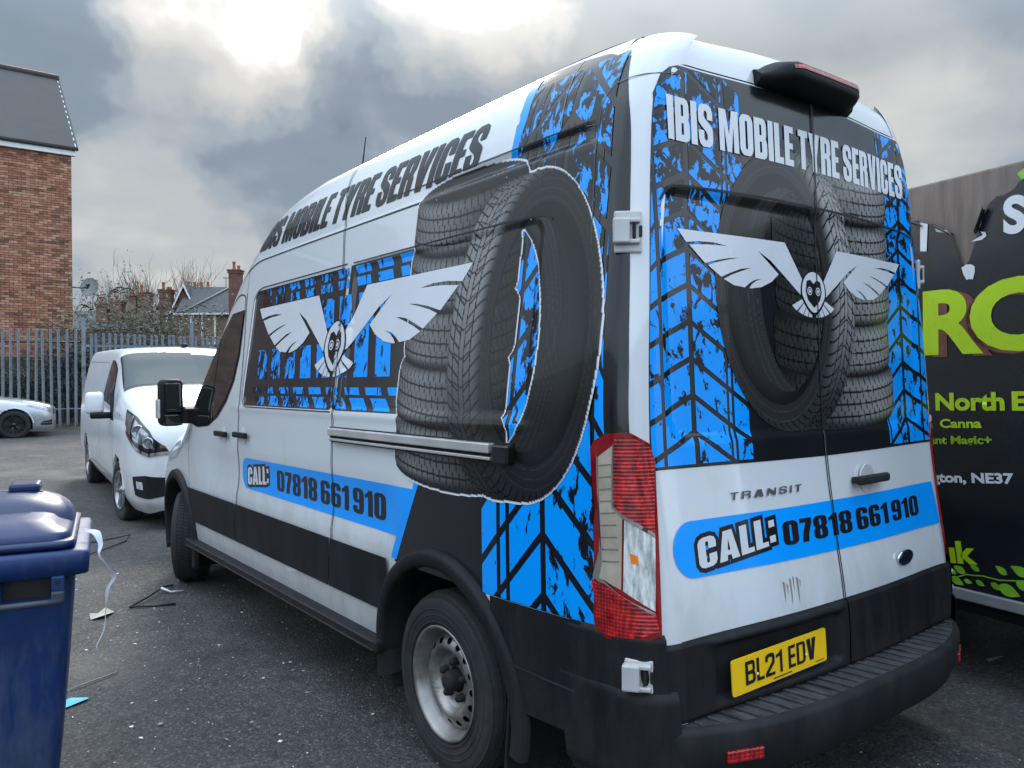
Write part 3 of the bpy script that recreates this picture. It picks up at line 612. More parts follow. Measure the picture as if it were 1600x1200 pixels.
def fan(*s): return s
WING = [(0.238, 0.217), (1.0, 0.214), (0.945, 0.157), (0.860, 0.167), (0.760, 0.170), (0.669, 0.161), (0.810, 0.157), (0.925, 0.146), (0.825, 0.068), (0.737, 0.090), (0.658, 0.104), (0.590, 0.111), (0.676, 0.094), (0.754, 0.076), (0.805, 0.059), (0.720, 0.010), (0.659, 0.033), (0.582, 0.058), (0.510, 0.067), (0.585, 0.045), (0.653, 0.023), (0.704, 0.001), (0.634, -0.025), (0.559, -0.031), (0.524, -0.008), (0.487, 0.009), (0.432, 0.020), (0.480, 0.003), (0.510, -0.015), (0.527, -0.033), (0.506, -0.033), (0.434, -0.022), (0.355, 0.009), (0.298, 0.051), (0.456, 0.158), (0.356, 0.114), (0.118, -0.042), (0.100, 0.040)]
def emblem(parent, c, z, k, flip, where, off):
    """spread wings, masked round face and fanned tail"""
    sg = -1 if flip else 1
    def T(p): return (c + sg * p[0] * k, z + p[1] * k)
    def egg(s, dz=0): return [T((math.sin(a) * .105 * s * (1.0 if math.cos(a) > -.2 else (1 - .42 * (-math.cos(a) - .2))), -.02 + dz + (.104 if math.cos(a) > 0 else .110) * s * math.cos(a))) for a in np.linspace(0, 2 * math.pi, 33)[:-1]]
    skin_decal('wing_emblem', [[[T(p) for p in WING]], [[T((-p[0], p[1])) for p in WING][::-1]]], 'white_print', parent, off, where)
    tails = []
    for s in (-1, 1):
        for a0, a1 in ((52, 66), (68, 79), (81, 90), (34, 50)):
            tails.append([[T((s * .02, -.03))] + [T((s * (.02 + math.cos(R(q)) * .20 * (1.05 if a0 < 40 else 1)), -.03 - math.sin(R(q)) * .125)) for q in np.linspace(a0, a1, 5)]])
    skin_decal('tail_emblem', tails, 'white_print', parent, off, where)
    skin_decal('face_outline_emblem', [[egg(1.12, -.004)]], 'letter_black', parent, off + .0006, where)
    skin_decal('face_emblem', [[egg(1.0)]], 'white_print', parent, off + .0012, where)
    m_ = [(0, .022), (.030, .042), (.062, .034), (.074, -.02), (.055, -.065), (0, -.105), (-.055, -.065), (-.074, -.02), (-.062, .034), (-.030, .042)]
    skin_decal('mask_emblem', [[[T(p) for p in m_]]], 'letter_black', parent, off + .0018, where)
    rings = []
    for s in (-1, 1):
        for r0, r1 in ((.022, .016), (.010, .0)):
            o = [T((s * .038 + r0 * math.cos(a), -.018 + r0 * math.sin(a))) for a in np.linspace(0, 2 * math.pi, 17)[:-1]]
            rings.append([o] + ([[T((s * .038 + r1 * math.cos(a), -.018 + r1 * math.sin(a))) for a in np.linspace(0, 2 * math.pi, 17)[:-1]]] if r1 else []))
    skin_decal('eye_emblem', rings, 'white_print', parent, off + .0024, where)
# ------------------------------------------------------------------ the wrapped high-roof van
van = empty('high_roof_van', (0, 0, 0))
tag(van, 'tall white high-roof van wrapped in blue and black tyre graphics, seen from behind', 'van')
WY, FY, WZ, WR = 1.146, 4.965, 0.345, 0.352
gapS = pchip([.3, .5, .77, 1.39, 2.24, 2.75], [2.17, 2.16, 2.12, 2.11, 2.21, 2.40]); gapF = pchip([.3, .5, .76, 1.36, 2.09, 2.75], [3.57, 3.56, 3.53, 3.49, 3.60, 3.72])
def side_patch(name, y0, y1, z0, z1, ny, nz, material, off=0.0, cuts=(), parent=van, mirror=True, zs_pad=None):
    U, V_ = np.meshgrid(np.linspace(0, 1, ny), np.linspace(0, 1, nz), indexing='ij')
    f0 = y0 if callable(y0) else (lambda z: 0 * z + y0); f1 = y1 if callable(y1) else (lambda z: 0 * z + y1)
    Z = z0 + V_ * (z1 - z0) if not callable(z1) else None
    if Z is None:
        Y = f0(np.full_like(V_, 1.5)) * (1 - U) + f1(np.full_like(V_, 1.5)) * U
        for _ in range(3):
            Z = z0 + V_ * (z1(Y) - z0); Y = f0(Z) * (1 - U) + f1(Z) * U
    Y = f0(Z) * (1 - U) + f1(Z) * U
    P = np.stack([side_x(Y, Z) - off, Y, Z], -1); fs = grid_faces(ny, nz)
    if cuts:
        C_ = P.reshape(-1, 3)
        fs = np.array(fs); mc = C_[fs].mean(1); keep = np.ones(len(fs), bool)
        for cy_, cz_, cr__ in cuts: keep &= np.hypot(mc[:, 1] - cy_, mc[:, 2] - cz_) > cr__
        fs = fs[keep]
    o = pyd(name, P.reshape(-1, 3), fs, material, parent, True)
    if mirror:
        c = o.copy(); COL.objects.link(c); c.parent = parent; c.scale = (-1, 1, 1)
    return o
cut_r, cut_f = (WY, WZ, .475), (FY, WZ, .475)
side_patch('rear_quarter_panel', lambda z: _RY(z) + BOW + RC, lambda z: gapS(z) - .003, .42, _ZS, 190, 250, 'white_paint', cuts=[cut_r])
sd = side_patch('sliding_door', lambda z: gapS(z) + .003, lambda z: gapF(z) - .003, .42, _ZS, 120, 240, 'white_paint')
fd = side_patch('front_door', lambda z: gapF(z) + .003, 4.597, .42, _ZS, 60, 160, 'white_paint', cuts=[cut_f])
side_patch('front_wing', 4.603, 5.97, .36, _ZS, 70, 90, 'white_paint', cuts=[cut_f])
# rear corner pillars
S_, Z_ = np.meshgrid(np.linspace(0, 1.0, 18), np.linspace(.42, 2.672, 160), indexing='ij'); cx_, cy_ = corner(S_, Z_)
o = grid('corner_pillar', np.stack([cx_, cy_, Z_], -1), 'white_paint', van); c = o.copy(); COL.objects.link(c); c.parent = van; c.scale = (-1, 1, 1)
# roof, windscreen slope and bonnet in one skin
yy = np.concatenate([np.linspace(.295, .6, 20), np.linspace(.63, 2.9, 60), np.linspace(2.93, 5.97, 110)]); tt = np.linspace(-1, 1, 41)
P = np.zeros((len(yy), 41, 3))
for i, y in enumerate(yy):
    zs_ = float(_ZS(y)); ws = float(halfw(y, zs_)) + .002; crown = .035 + .03 * float(sstep(4.1, 4.5, y))
    P[i, :, 0] = tt * ws; P[i, :, 1] = y; P[i, :, 2] = zs_ + crown * (1 - tt ** 2) 
    P[i, :, 1] = y + .06 * np.abs(tt) ** 6 * (1 - float(sstep(.3, .6, y)))
grid('roof', P, 'white_paint', van)
for k in range(5):                                                  # pressed ribs along the roof
    x = -.44 + k * .22; pts = [(x, y, float(_ZS(y)) + .035 * (1 - (x / float(halfw(y, float(_ZS(y))))) ** 2) - .002) for y in np.linspace(.7, 2.9, 14)]
    tube('roof_rib', pts, .012, 'white_paint', van, 8)
i0 = np.searchsorted(yy, 4.02); i1 = np.searchsorted(yy, 4.98)
grid('windscreen', P[i0:i1, 3:38] + np.array([0, .003, .006]), 'tinted_glass', van)
box('front_cap', (0, 5.93, .62), (1.45, .10, .5), 'trim_plastic', van, .03)
box('underbody', (0, 3.0, .40), (1.72, 5.3, .20), 'inner_dark', van)
for nm, y in (('rear_axle', WY),): tube(nm, [(-.8, y, WZ), (.8, y, WZ)], .055, 'brake_disc_dark', van, 10)
# dark inner shell behind the shut lines
Y2, V2 = np.meshgrid(np.linspace(.45, 4.55, 40), np.linspace(0, 1, 40), indexing='ij'); Z2 = .62 + V2 * (_ZS(Y2) - .06 - .62); kk = (np.hypot(Y2 - WY, Z2 - WZ) < .52)
o = grid('inner_shell', np.stack([side_x(Y2, Z2) + .03, Y2, np.where(kk, np.maximum(Z2, .86), Z2)], -1), 'gap_dark', van)
c = o.copy(); COL.objects.link(c); c.parent = van; c.scale = (-1, 1, 1)

# --- rear doors and surround
xd = pchip([.42, .9, 1.3, 1.5, 1.8, 2.3, 2.485, 2.56], [.900, .898, .888, .881, .860, .818, .785, .765])
ZT = 2.540
def ztop(x): 
    e = np.maximum(np.abs(x) - .675, 0); return ZT - .004 * (np.abs(x) / .7) ** 2 - np.where(e > 0, .105 - np.sqrt(np.maximum(.105 ** 2 - np.clip(e, 0, .105) ** 2, 0)), 0)
def rear_patch(name, x0, x1, z0, z1, nx, nz, material, parent, off=0.0, relief_on=True):
    U, V_ = np.meshgrid(np.linspace(0, 1, nx), np.linspace(0, 1, nz), indexing='ij')
    Z = z0 + V_ * (2.5 - z0)
    for _ in range(4):
        a = x0(Z) if callable(x0) else x0; b_ = x1(Z) if callable(x1) else x1; X = a * (1 - U) + b_ * U
        zt_ = z1(X) if callable(z1) else z1; Z = z0 + V_ * (zt_ - z0)
    Y = rear_y(X, Z) - (0 if relief_on else rear_relief(X, Z))
    return grid(name, np.stack([X, Y - off, Z], -1), material, parent)
doorL = rear_patch('rear_door', lambda z: -xd(z) + .003, -.003, .735, ztop, 110, 190, 'white_paint', van)
doorR = rear_patch('rear_door', .003, lambda z: xd(z) - .003, .735, ztop, 110, 190, 'white_paint', van)
tag(doorL, 'left rear door, the wider-looking one with the number plate below it'); tag(doorR, 'right rear door with the black pull handle')
for s in (-1, 1):
    Vv, Uu = np.meshgrid(np.linspace(0, 1, 120), np.linspace(0, 1, 8), indexing='ij'); Zz = .42 + Vv * (2.56 - .42); w_ = halfw(.25, Zz)
    X = (xd(Zz) + .004) * (1 - Uu) + np.maximum(w_ - RC * .45, xd(Zz) + .006) * Uu
    grid('door_pillar', np.stack([s * X, rear_y(X, Zz) + .002, Zz], -1), 'white_paint', van)
Tt, Vv = np.meshgrid(np.linspace(-1, 1, 70), np.linspace(0, 1, 26), indexing='ij'); Zb = 2.44 + Vv * (2.704 - 2.44); Xx = Tt * (halfw(.25, np.minimum(Zb, 2.672)) - .002)
Zb = np.maximum(Zb, np.minimum(ztop(Xx) + .006, 2.60)); Xx = Tt * (halfw(.25, np.minimum(Zb, 2.672)) - .002)
grid('roof_end_panel', np.stack([Xx, rear_y(Xx, Zb) + .0015, Zb - .034 * Tt ** 2 * sstep(2.56, 2.704, Zb)], -1), 'white_paint', van)
Xx, Zz = np.meshgrid(np.linspace(-.9, .9, 30), np.linspace(.46, 2.55, 40), indexing='ij')
grid('inner_shell_rear', np.stack([Xx * np.minimum(1, xd(Zz) / .9), rear_y(Xx * .95, Zz) + .028, Zz], -1), 'gap_dark', van)
# lower rear door trim with the plate recess
def trim_patch(name, x0, x1, rec):
    Xx, Zz = np.meshgrid(np.linspace(x0, x1, 90), np.linspace(.497, .735, 60), indexing='ij'); Y = rear_y(Xx, Zz) - .014 + .012 * (1 - sstep(.497, .512, Zz)) + .010 * sstep(.722, .735, Zz)
    if rec:
        Y = Y + .026 * (1 - sstep(-.022, .0, rbox_sd(Xx, Zz, -.705, -.045, .520, .708, .03))) - .010 * np.exp(-((Zz - .715) / .012) ** 2) * (1 - sstep(-.02, .04, rbox_sd(Xx, Zz, -.705, -.045, .4, .8, .03)))
    return grid(name, np.stack([Xx, Y, Zz], -1), 'trim_plastic', van)
trim_patch('door_trim', -.925, -.004, True); trim_patch('door_trim', .004, .925, False)

# number plate
plate = empty('number_plate', (-.402, .040, .548)); plate.parent = van; plate.rotation_euler = (R(-3), R(-.4), R(.5))
prism('plate_body', rrect(-.26, 0, .26, .111, .010, 4), .004, 'plate_yellow', plate, 'xz')
gl = fit_text('BL21 EDV', -.195, .195, .022, .072, gap=.085, space=.30, t=.15, hb=.14)
def flat_letters(name, gl, material, parent, y, th=.0015):
    bm = flat_mesh(gl, 0, 0)
    for v in bm.verts: v.co = (v.co.x, y, v.co.y)
    return bm_obj(name, bm, material, parent)
flat_letters('plate_characters', gl, 'plate_black', plate, -.0015)
for x in (-.135, .135):
    lathe('plate_screw', [(0, -.004), (.004, -.0035), (.005, -.001)], 10, 'white_plastic', plate, 'y', (x, -.001, .045))
fnt = bpy.data.curves.new('maker_mark', 'FONT'); fnt.body = 'TRADE PLATE WORKS'; fnt.size = .008
bpy.data.curves.remove(fnt)
box('maker_line', (.0, -.0012, .010), (.10, .0012, .0032), 'trim_plastic_grey', plate); box('maker_line', (.215, -.0012, .010), (.05, .0012, .002), 'trim_plastic_grey', plate)

# rear bumper with ribbed step
bump = empty('rear_bumper', (0, 0, 0)); bump.parent = van
def yb(x): return -.098 + .20 * (np.abs(x) / .93) ** 3.6
xs = np.linspace(-.90, .90, 70); prof = []
for x in xs:
    y = float(yb(x)); prof.append([(x, .14, .492), (x, y + .03, .495), (x, y + .008, .489), (x, y, .474), (x, y + .006, .40), (x, y + .035, .325), (x, y + .07, .295), (x, .24, .29)])
prof = np.array(prof); grid('bumper_body', prof[:, 1:], 'trim_plastic', bump); grid('step_top', prof[:, :2], 'step_plastic', bump)
for k in range(27):
    x = -.80 + k * 1.60 / 26; y0_, y1_ = float(yb(x)) + .030, .055 + .02 * abs(x)
    sk = -.05
    box('tread_rib', (x, (y0_ + y1_) / 2, .4975), (.011, y1_ - y0_, .009), 'step_plastic', bump, .002, Matrix.Rotation(R(6), 3, 'Z'))
for x, nm in ((-.69, 'reflector'), (.72, 'reflector')):
    y = float(yb(x)); a = math.atan2(float(yb(x + .05) - yb(x - .05)), .1)
    box(nm, (x, y + .004, .405), (.125, .014, .036), 'lens_red', bump, .004, Matrix.Rotation(a, 3, 'Z'))
def corner_patch(name, s0, s1, z0, z1, off, material, parent, ns=30, nz=24, sgn=(-1, 1)):
    S_, Z_ = np.meshgrid(np.linspace(s0, s1, ns), np.linspace(z0, z1, nz), indexing='ij'); x_, y_ = corner(S_, Z_); th = np.clip(S_, 0, 1) * math.pi / 2
    o_ = off(S_, Z_) if callable(off) else off
    P_ = np.stack([x_ - o_ * np.cos(th), y_ - o_ * np.sin(th), Z_], -1)
    outs = []
    for s in sgn:
        Q = P_.copy()
        if s > 0: Q[..., 0] *= -1
        outs.append(grid(name, Q, material, parent))
    return outs
corner_patch('bumper_corner', -.17, .72, .44, .766, lambda s, z: .0165 - .012 * sstep(.755, .766, z), 'trim_plastic', bump, 50, 30)
corner_patch('bumper_foot', -.22, .80, .27, .615, lambda s, z: .0175 + .0135 * sstep(-.22, .12, s) * (1 - sstep(.57, .61, z)) - .018 * sstep(.595, .615, z) - .022 * (1 - sstep(.27, .33, z)), 'trim_plastic', bump, 50, 30)
# --- tail lamps
LAMP = [(0.035, 1.313), (0.110, 1.338), (0.310, 1.360), (0.590, 1.362), (0.820, 1.330), (0.890, 1.275), (0.672, 0.765), (0.350, 0.745), (-0.020, 0.738), (-0.055, 0.750), (-0.060, 0.790)]
LRED = [(0.385, 1.345), (0.590, 1.350), (0.820, 1.318), (0.880, 1.272), (0.745, 1.063), (0.395, 1.113), (0.285, 1.138)]
LREF = [(0.155, 1.288), (0.365, 1.325), (0.268, 1.138), (0.375, 1.108), (0.245, 0.895), (-0.020, 0.918)]
LCLR = [(0.400, 1.104), (0.745, 1.050), (0.628, 0.838), (0.268, 0.892)]
LBRD = [(-0.046, 0.913), (-0.025, 0.903), (.25, .878), (0.628, 0.826), (0.650, 0.780), (0.355, 0.758), (-0.020, 0.750), (-0.046, 0.765)]
def corner_decal(name, poly, off, material, parent, wall=0.0, sg=-1):
    n = len(poly)
    if wall:                                                        # moulded edge down to the body
        vs_, fs = [], []
        dense = []
        for i in range(n):
            a, b_ = poly[i], poly[(i + 1) % n]
            for q in np.linspace(0, 1, 7)[:-1]: dense.append((a[0] + (b_[0] - a[0]) * q, a[1] + (b_[1] - a[1]) * q))
        m_ = len(dense)
        for o_ in (off, -.01):
            for s, z in dense:
                x, y = corner(s, z); th = min(max(s, 0), 1) * math.pi / 2; vs_.append((sg * -(float(x) - o_ * math.cos(th)), float(y) - o_ * math.sin(th), z))
        fs = [(i, (i + 1) % m_, m_ + (i + 1) % m_, m_ + i) for i in range(m_)]
        pyd(name + '_edge', vs_, fs, 'lens_red_dark', parent, True)
    bm = flat_mesh([[poly]], .06, .03)
    for v in bm.verts:
        s, z = v.co.x, v.co.y; x, y = corner(s, z); th = min(max(s, 0), 1) * math.pi / 2
        v.co = (sg * -(float(x) - off * math.cos(th)), float(y) - off * math.sin(th), z)
    return bm_obj(name, bm, material, parent, True)
for sg in (-1, 1):
    lamp = empty('tail_lamp', (0, 0, 0)); lamp.parent = van
    LO = .016 if sg < 0 else .008
    corner_decal('lamp_body', LAMP, LO, 'lens_red_dark', lamp, 1, sg)
    corner_decal('stop_lens', LRED, LO + .002, 'lens_red', lamp, 0, sg); corner_decal('reflector_strip', LREF, LO + .002, 'lens_reflector', lamp, 0, sg)
    corner_decal('reversing_lens', LCLR, LO + .002, 'lens_clear', lamp, 0, sg); corner_decal('fog_lens', LBRD, LO + .002, 'lens_red', lamp, 0, sg)
    corner_decal('chrome_rim', [(0.140, 1.293), (.157, 1.288), (-.018, .918), (-.038, .922)], LO + .0035, 'chrome', lamp, 0, sg)
    corner_decal('chrome_rim', [(-.038, .922), (-.018, .908), (.628, .834), (.628, .824), (.25, .876)], LO + .0035, 'chrome', lamp, 0, sg)
    corner_decal('chrome_rim', [(.362, 1.33), (.378, 1.33), (.284, 1.142), (.40, 1.116), (.745, 1.064), (.745, 1.052), (.385, 1.106), (.262, 1.138)], LO + .0038, 'chrome', lamp, 0, sg)
    for q in np.linspace(.97, 1.26, 9): corner_decal('bezel_line', [(.02 + .13 * (q - .95) / .3, q), (.26 + .08 * (q - .95) / .3, q + .006), (.26 + .08 * (q - .95) / .3, q + .010), (.02 + .13 * (q - .95) / .3, q + .004)], LO + .0032, 'chrome', lamp, 0, sg)
    corner_decal('bulb', [(.41, 1.005), (.50, .998), (.50, .972), (.41, .977)], LO + .0032, 'amber', lamp, 0, sg)
# --- hinges
for sg in (-1, 1):
    for zc_, s_ in ((1.975, .54), (.648, .42)):
        h = empty('door_hinge', (0, 0, 0)); h.parent = van; x, y = corner(s_, zc_); th = s_ * math.pi / 2; nrm = Vector((-math.cos(th), -math.sin(th), 0)); x = float(x); y = float(y)
        rot = Matrix.Rotation(math.atan2(-nrm.x, nrm.y) + math.pi, 3, 'Z')
        def hb(nm, dx, dn, dz, sx, sn, sz, mt, bev=.006):
            tang = Vector((-nrm.y, nrm.x, 0)) * -1; p = Vector((x, y, zc_)) + tang * dx + nrm * dn + Vector((0, 0, dz)); 
            ob = box(nm, (0, 0, 0), (sx, sn, sz), mt, h, bev); ob.location = (p.x if sg < 0 else -p.x, p.y, p.z); ob.rotation_euler = (0, 0, (math.atan2(tang.y, tang.x)) * (1 if sg < 0 else -1))
        hb('hinge_plate', .018, .008, 0, .086, .016, .130 if zc_ > 1 else .10, 'white_paint')
        hb('hinge_arm', .040, .028, .0, .052, .030, .078, 'white_paint')
        hb('hinge_arm', .002, .023, .032, .04, .022, .014, 'white_paint', .004); hb('hinge_arm', .002, .023, -.032, .04, .022, .014, 'white_paint', .004)
        hb('hinge_pin', .0, .022, .0, .010, .016, .046, 'trim_plastic', .003); hb('hinge_stop', -.020, .017, .0, .010, .010, .034, 'gap_dark', .002)
# --- high level brake light
bl = empty('brake_light', (0, 0, 0)); bl.parent = van
secs = []
for x in np.concatenate([np.linspace(-.29, -.205, 8), np.linspace(-.17, .17, 9), np.linspace(.205, .29, 8)]):
    x = x - .03; e = abs(x + .03) / .29; k = 1 - float(sstep(.62, 1.0, e)); yr = float(rear_y(x, 2.56)) + .01; D = .040 + .080 * k; hgt = .026 + .042 * k
    zb_ = 2.552; secs.append([(x, yr + .10, zb_ + hgt + .020), (x, yr - D * .30, zb_ + hgt + .016), (x, yr - D * .80, zb_ + hgt), (x, yr - D * .97, zb_ + hgt * .80), (x, yr - D, zb_ + .018), (x, yr - D * .90, zb_ + .002), (x, yr - D * .3, zb_ - .016), (x, yr + .03, zb_ - .022)])
secs = np.array(secs); grid('lamp_housing', secs, 'trim_plastic', bl)
for k in (0, -1): pyd('housing_end', secs[k], [tuple(range(8))], 'trim_plastic', bl)
lz = []
for q in secs[7:21]: 
    a_, b_ = q[3], q[4]; lz.append([a_ * .92 + b_ * .08 + np.array([0, -.003, 0]), a_ * .50 + b_ * .50 + np.array([0, -.003, 0])])
grid('red_lens', np.array(lz), 'lens_red', bl)
# --- badges
skin_decal('model_badge', fit_text('TRANSIT', -.548, -.178, 1.128, .024, slant=.25, gap=.22, t=.13, hb=.17), 'badge_metal', van, .005, 'rear')
badge = empty('oval_badge', (.474, float(rear_y(.474, .813)) - .004, .813)); badge.parent = van; badge.rotation_euler = (R(4), 0, R(3))
def ell(a, b_, n=32): return [(a * math.cos(q), b_ * math.sin(q)) for q in np.linspace(0, 2 * math.pi, n + 1)[:-1]]
prism('badge_rim', ell(.064, .031), -.008, 'chrome', badge, 'xz', bev=.002); mat('badge_blue', (.010, .014, .035), .15); prism('badge_face', ell(.056, .0245), -.003, 'badge_blue', badge, 'xz', off=-.0075)
def font_mesh(name, txt, size, material, parent, mtx, offset=0.0, shear=0.0, extrude=0.0, sx=1.0, align='LEFT'):
    cu = bpy.data.curves.new(name, 'FONT'); cu.body = txt; cu.size = size; cu.offset = offset; cu.shear = shear; cu.extrude = extrude; cu.align_x = align; cu.resolution_u = 5
    ob = bpy.data.objects.new(name, cu); COL.objects.link(ob); dg = bpy.context.evaluated_depsgraph_get(); me = bpy.data.meshes.new_from_object(ob.evaluated_get(dg)); bpy.data.objects.remove(ob); bpy.data.curves.remove(cu)
    me.name = name; me.materials.clear(); me.transform(mtx @ Matrix.Diagonal((sx, 1, 1, 1))); return link(name, me, material, parent)
XZ = Matrix.Rotation(R(90), 4, 'X')
font_mesh('badge_script', 'Ford', .032, 'chrome', badge, Matrix.Translation((0, -.0112, -.010)) @ XZ, .0004, .35, 0, 1.15, 'CENTER')
# --- handles, rail, gaps
def side_box(name, y0, y1, z, h, d, off, material, parent, bev=.004):
    yc = (y0 + y1) / 2; x = float(side_x(yc, z)); sl = (float(side_x(y1, z)) - float(side_x(y0, z))) / (y1 - y0)
    return box(name, (x - off - d / 2, yc, z), (d, abs(y1 - y0), h), material, parent, bev, Matrix.Rotation(-math.atan(sl), 3, 'Z'))
for y0_, y1_, z, pr in ((3.28, 3.50, 1.205, sd), (3.655, 3.875, 1.195, fd)):
    side_box('door_handle', y0_, y1_, z, .034, .026, .014, 'trim_plastic', pr, .008)
    skin_decal('handle_cup', [[[(( y0_ + y1_) / 2 + .052 * math.cos(a), z + .052 * math.sin(a)) for a in np.linspace(0, 6.283, 25)[:-1]]]], 'lead_grey' if False else 'white_paint_b', pr, .0025, 'side', (.02, .02))
side_box('rail_channel', .66, 2.10, 1.272, .072, .012, -.002, 'trim_plastic', van, .002)
side_box('slide_rail', .76, 2.085, 1.286, .034, .034, .006, 'rail_metal', van, .004); side_box('slide_rail', .76, 2.085, 1.250, .012, .026, .006, 'rail_metal', van, .003)
side_box('rail_web', .76, 2.085, 1.266, .020, .010, .008, 'trim_plastic', van, .001)
side_box('rail_end_cap', .655, .745, 1.270, .066, .038, .004, 'gloss_black', van, .008)
side_box('rail_front_cap', 2.075, 2.125, 1.272, .070, .010, .000, 'gap_dark', van, .002)
def gap_strip(name, fn, z0, z1, w, off, n=90):
    zz = np.linspace(z0, z1, n); ys = fn(zz); P_ = np.stack([np.stack([side_x(ys - w, zz) - off, ys - w, zz], -1), np.stack([side_x(ys + w, zz) - off, ys + w, zz], -1)], 0); return grid(name, P_, 'gap_dark', van)
gap_strip('shut_line', gapS, .53, 2.70, .0035, .0066); gap_strip('shut_line', gapF, .53, 2.10, .0035, .004)
def line_strip(name, pts, w, off, material, where='side', mat_=None):
    """thin line following the skin through (a, z) points"""
    pts = [Vector(p) for p in pts]; L, R_ = [], []
    for i, p in enumerate(pts):
        t_ = (pts[min(i + 1, len(pts) - 1)] - pts[max(i - 1, 0)]).normalized(); n_ = Vector((-t_.y, t_.x)) * w; L.append(p + n_); R_.append(p - n_)
    A = np.array([[tuple(q) for q in L], [tuple(q) for q in R_]]); a, z = A[..., 0], A[..., 1]
    P_ = np.stack([side_x(a, z) - off, a, z], -1) if where == 'side' else np.stack([a, rear_y(a, z) - off, z], -1)
    return grid(name, P_, material, van)
def spl(pts, n=60):
    q = np.array(pts, float); t_ = np.concatenate([[0], np.cumsum(np.hypot(*np.diff(q, axis=0).T))]); f1, f2 = pchip(t_, q[:, 0]), pchip(t_, q[:, 1]); u_ = np.linspace(0, t_[-1], n); return list(zip(f1(u_), f2(u_)))
line_strip('roof_seam', spl([(.9, 2.293), (2.2, 2.293), (3.4, 2.288), (3.62, 2.25), (3.85, 2.14), (4.1, 1.93), (4.35, 1.66)], 90), .004, .0035, 'gap_dark')
line_strip('roof_seam', spl([(.44, 2.372), (1.0, 2.372), (1.8, 2.37)], 50), .0025, .0035, 'gap_dark')
line_strip('panel_seam', spl([(.56, 2.066), (.60, 2.086), (.95, 2.098), (2.07, 2.104)], 50), .0030, .0052, 'gap_dark')
line_strip('panel_seam', spl([(2.14, 2.108), (3.3, 2.108), (3.40, 2.09), (3.455, 2.03), (3.46, 1.5), (3.44, 1.41), (3.36, 1.378), (2.14, 1.378)], 90), .003, .0030, 'gap_dark')
line_strip('door_top_seam', spl([(3.61, 2.0), (3.62, 2.07), (3.72, 2.10), (3.88, 2.04), (4.1, 1.86), (4.33, 1.60)], 50), .004, .0035, 'gap_dark')
line_strip('roof_cross_seam', spl([(.60, 2.66), (.585, 2.5), (.575, 2.39)], 30), .0022, .0040, 'lead_grey')
line_strip('pillar_fold', spl([(.205, 2.50), (.36, 2.46), (.385, 2.40), (.36, 1.95)], 30), .0018, .0040, 'panel_print')
# cab side glass
GL = [(3.62, 1.97), (3.84, 1.96), (4.02, 1.83), (4.20, 1.64), (4.40, 1.42), (4.53, 1.255), (4.36, 1.235), (4.12, 1.255), (3.92, 1.32), (3.76, 1.42), (3.66, 1.54), (3.615, 1.70)]
skin_decal('window_seal', [[grow(GL, .022)]], 'gloss_black', fd, .003); skin_decal('window_glass', [[GL]], 'tinted_glass', fd, .006)
skin_decal('window_divider', [[[(4.02, 1.83), (4.045, 1.80), (4.045, 1.263), (4.02, 1.268)]]], 'gloss_black', fd, .0075)
# door mirror
mir = empty('door_mirror', (0, 0, 0)); mir.parent = van
bm = bmesh.new(); bm_box(bm, (-1.130, 4.69, 1.385), (.165, .14, .345), .045, None, 4); bm_obj('mirror_housing', bm, 'trim_plastic', mir, True)
box('mirror_glass', (-1.130, 4.614, 1.43), (.128, .012, .22), 'mirror_dark', mir, .02, None, 3); box('mirror_glass', (-1.130, 4.614, 1.262), (.128, .012, .085), 'mirror_dark', mir, .015, None, 3)
box('mirror_indicator', (-1.210, 4.70, 1.34), (.022, .10, .14), 'lens_clear', mir, .008)
prism('mirror_arm', [(4.50, 1.235), (4.66, 1.23), (4.66, 1.33), (4.58, 1.36), (4.50, 1.34)], .12, 'trim_plastic', mir, 'yz', -1.075, .01)
# lower side trim, sill, step
zc0, zc1 = .530, .768
side_patch('lower_trim', WY + .40, lambda z: gapS(z) - .004, zc0, zc1, 30, 14, 'trim_plastic', .014, [(WY, WZ, .475)])
side_patch('lower_trim', lambda z: gapS(z) + .004, lambda z: gapF(z) - .004, zc0, zc1, 40, 14, 'trim_plastic', .014)
side_patch('lower_trim', lambda z: gapF(z) + .004, FY - .38, zc0, zc1, 40, 14, 'trim_plastic', .014, [(FY, WZ, .475)])
side_patch('lower_trim', .36, WY - .36, .395, zc1, 40, 22, 'trim_plastic', .015, [(WY, WZ, .475)])
side_patch('white_sill', WY + .40, FY - .40, .40, .528, 60, 8, 'white_paint', .004, [(WY, WZ, .475), (FY, WZ, .475)])
for sg in (-1, 1):
    bm = bmesh.new(); bm_box(bm, (sg * 1.005, (WY + FY) / 2 + .02, .375), (.13, FY - WY - .86, .055), .012); bm_obj('side_step', bm, 'trim_plastic', van)
    for z in (.395, .36): box('step_rib', (sg * 1.07, (WY + FY) / 2 + .02, z), (.008, FY - WY - .9, .008), 'trim_plastic_grey', van, .002)
line_strip('trim_crease', spl([(.72, .555), (.50, .545), (.38, .54)], 20), .004, .0185, 'trim_plastic_grey')
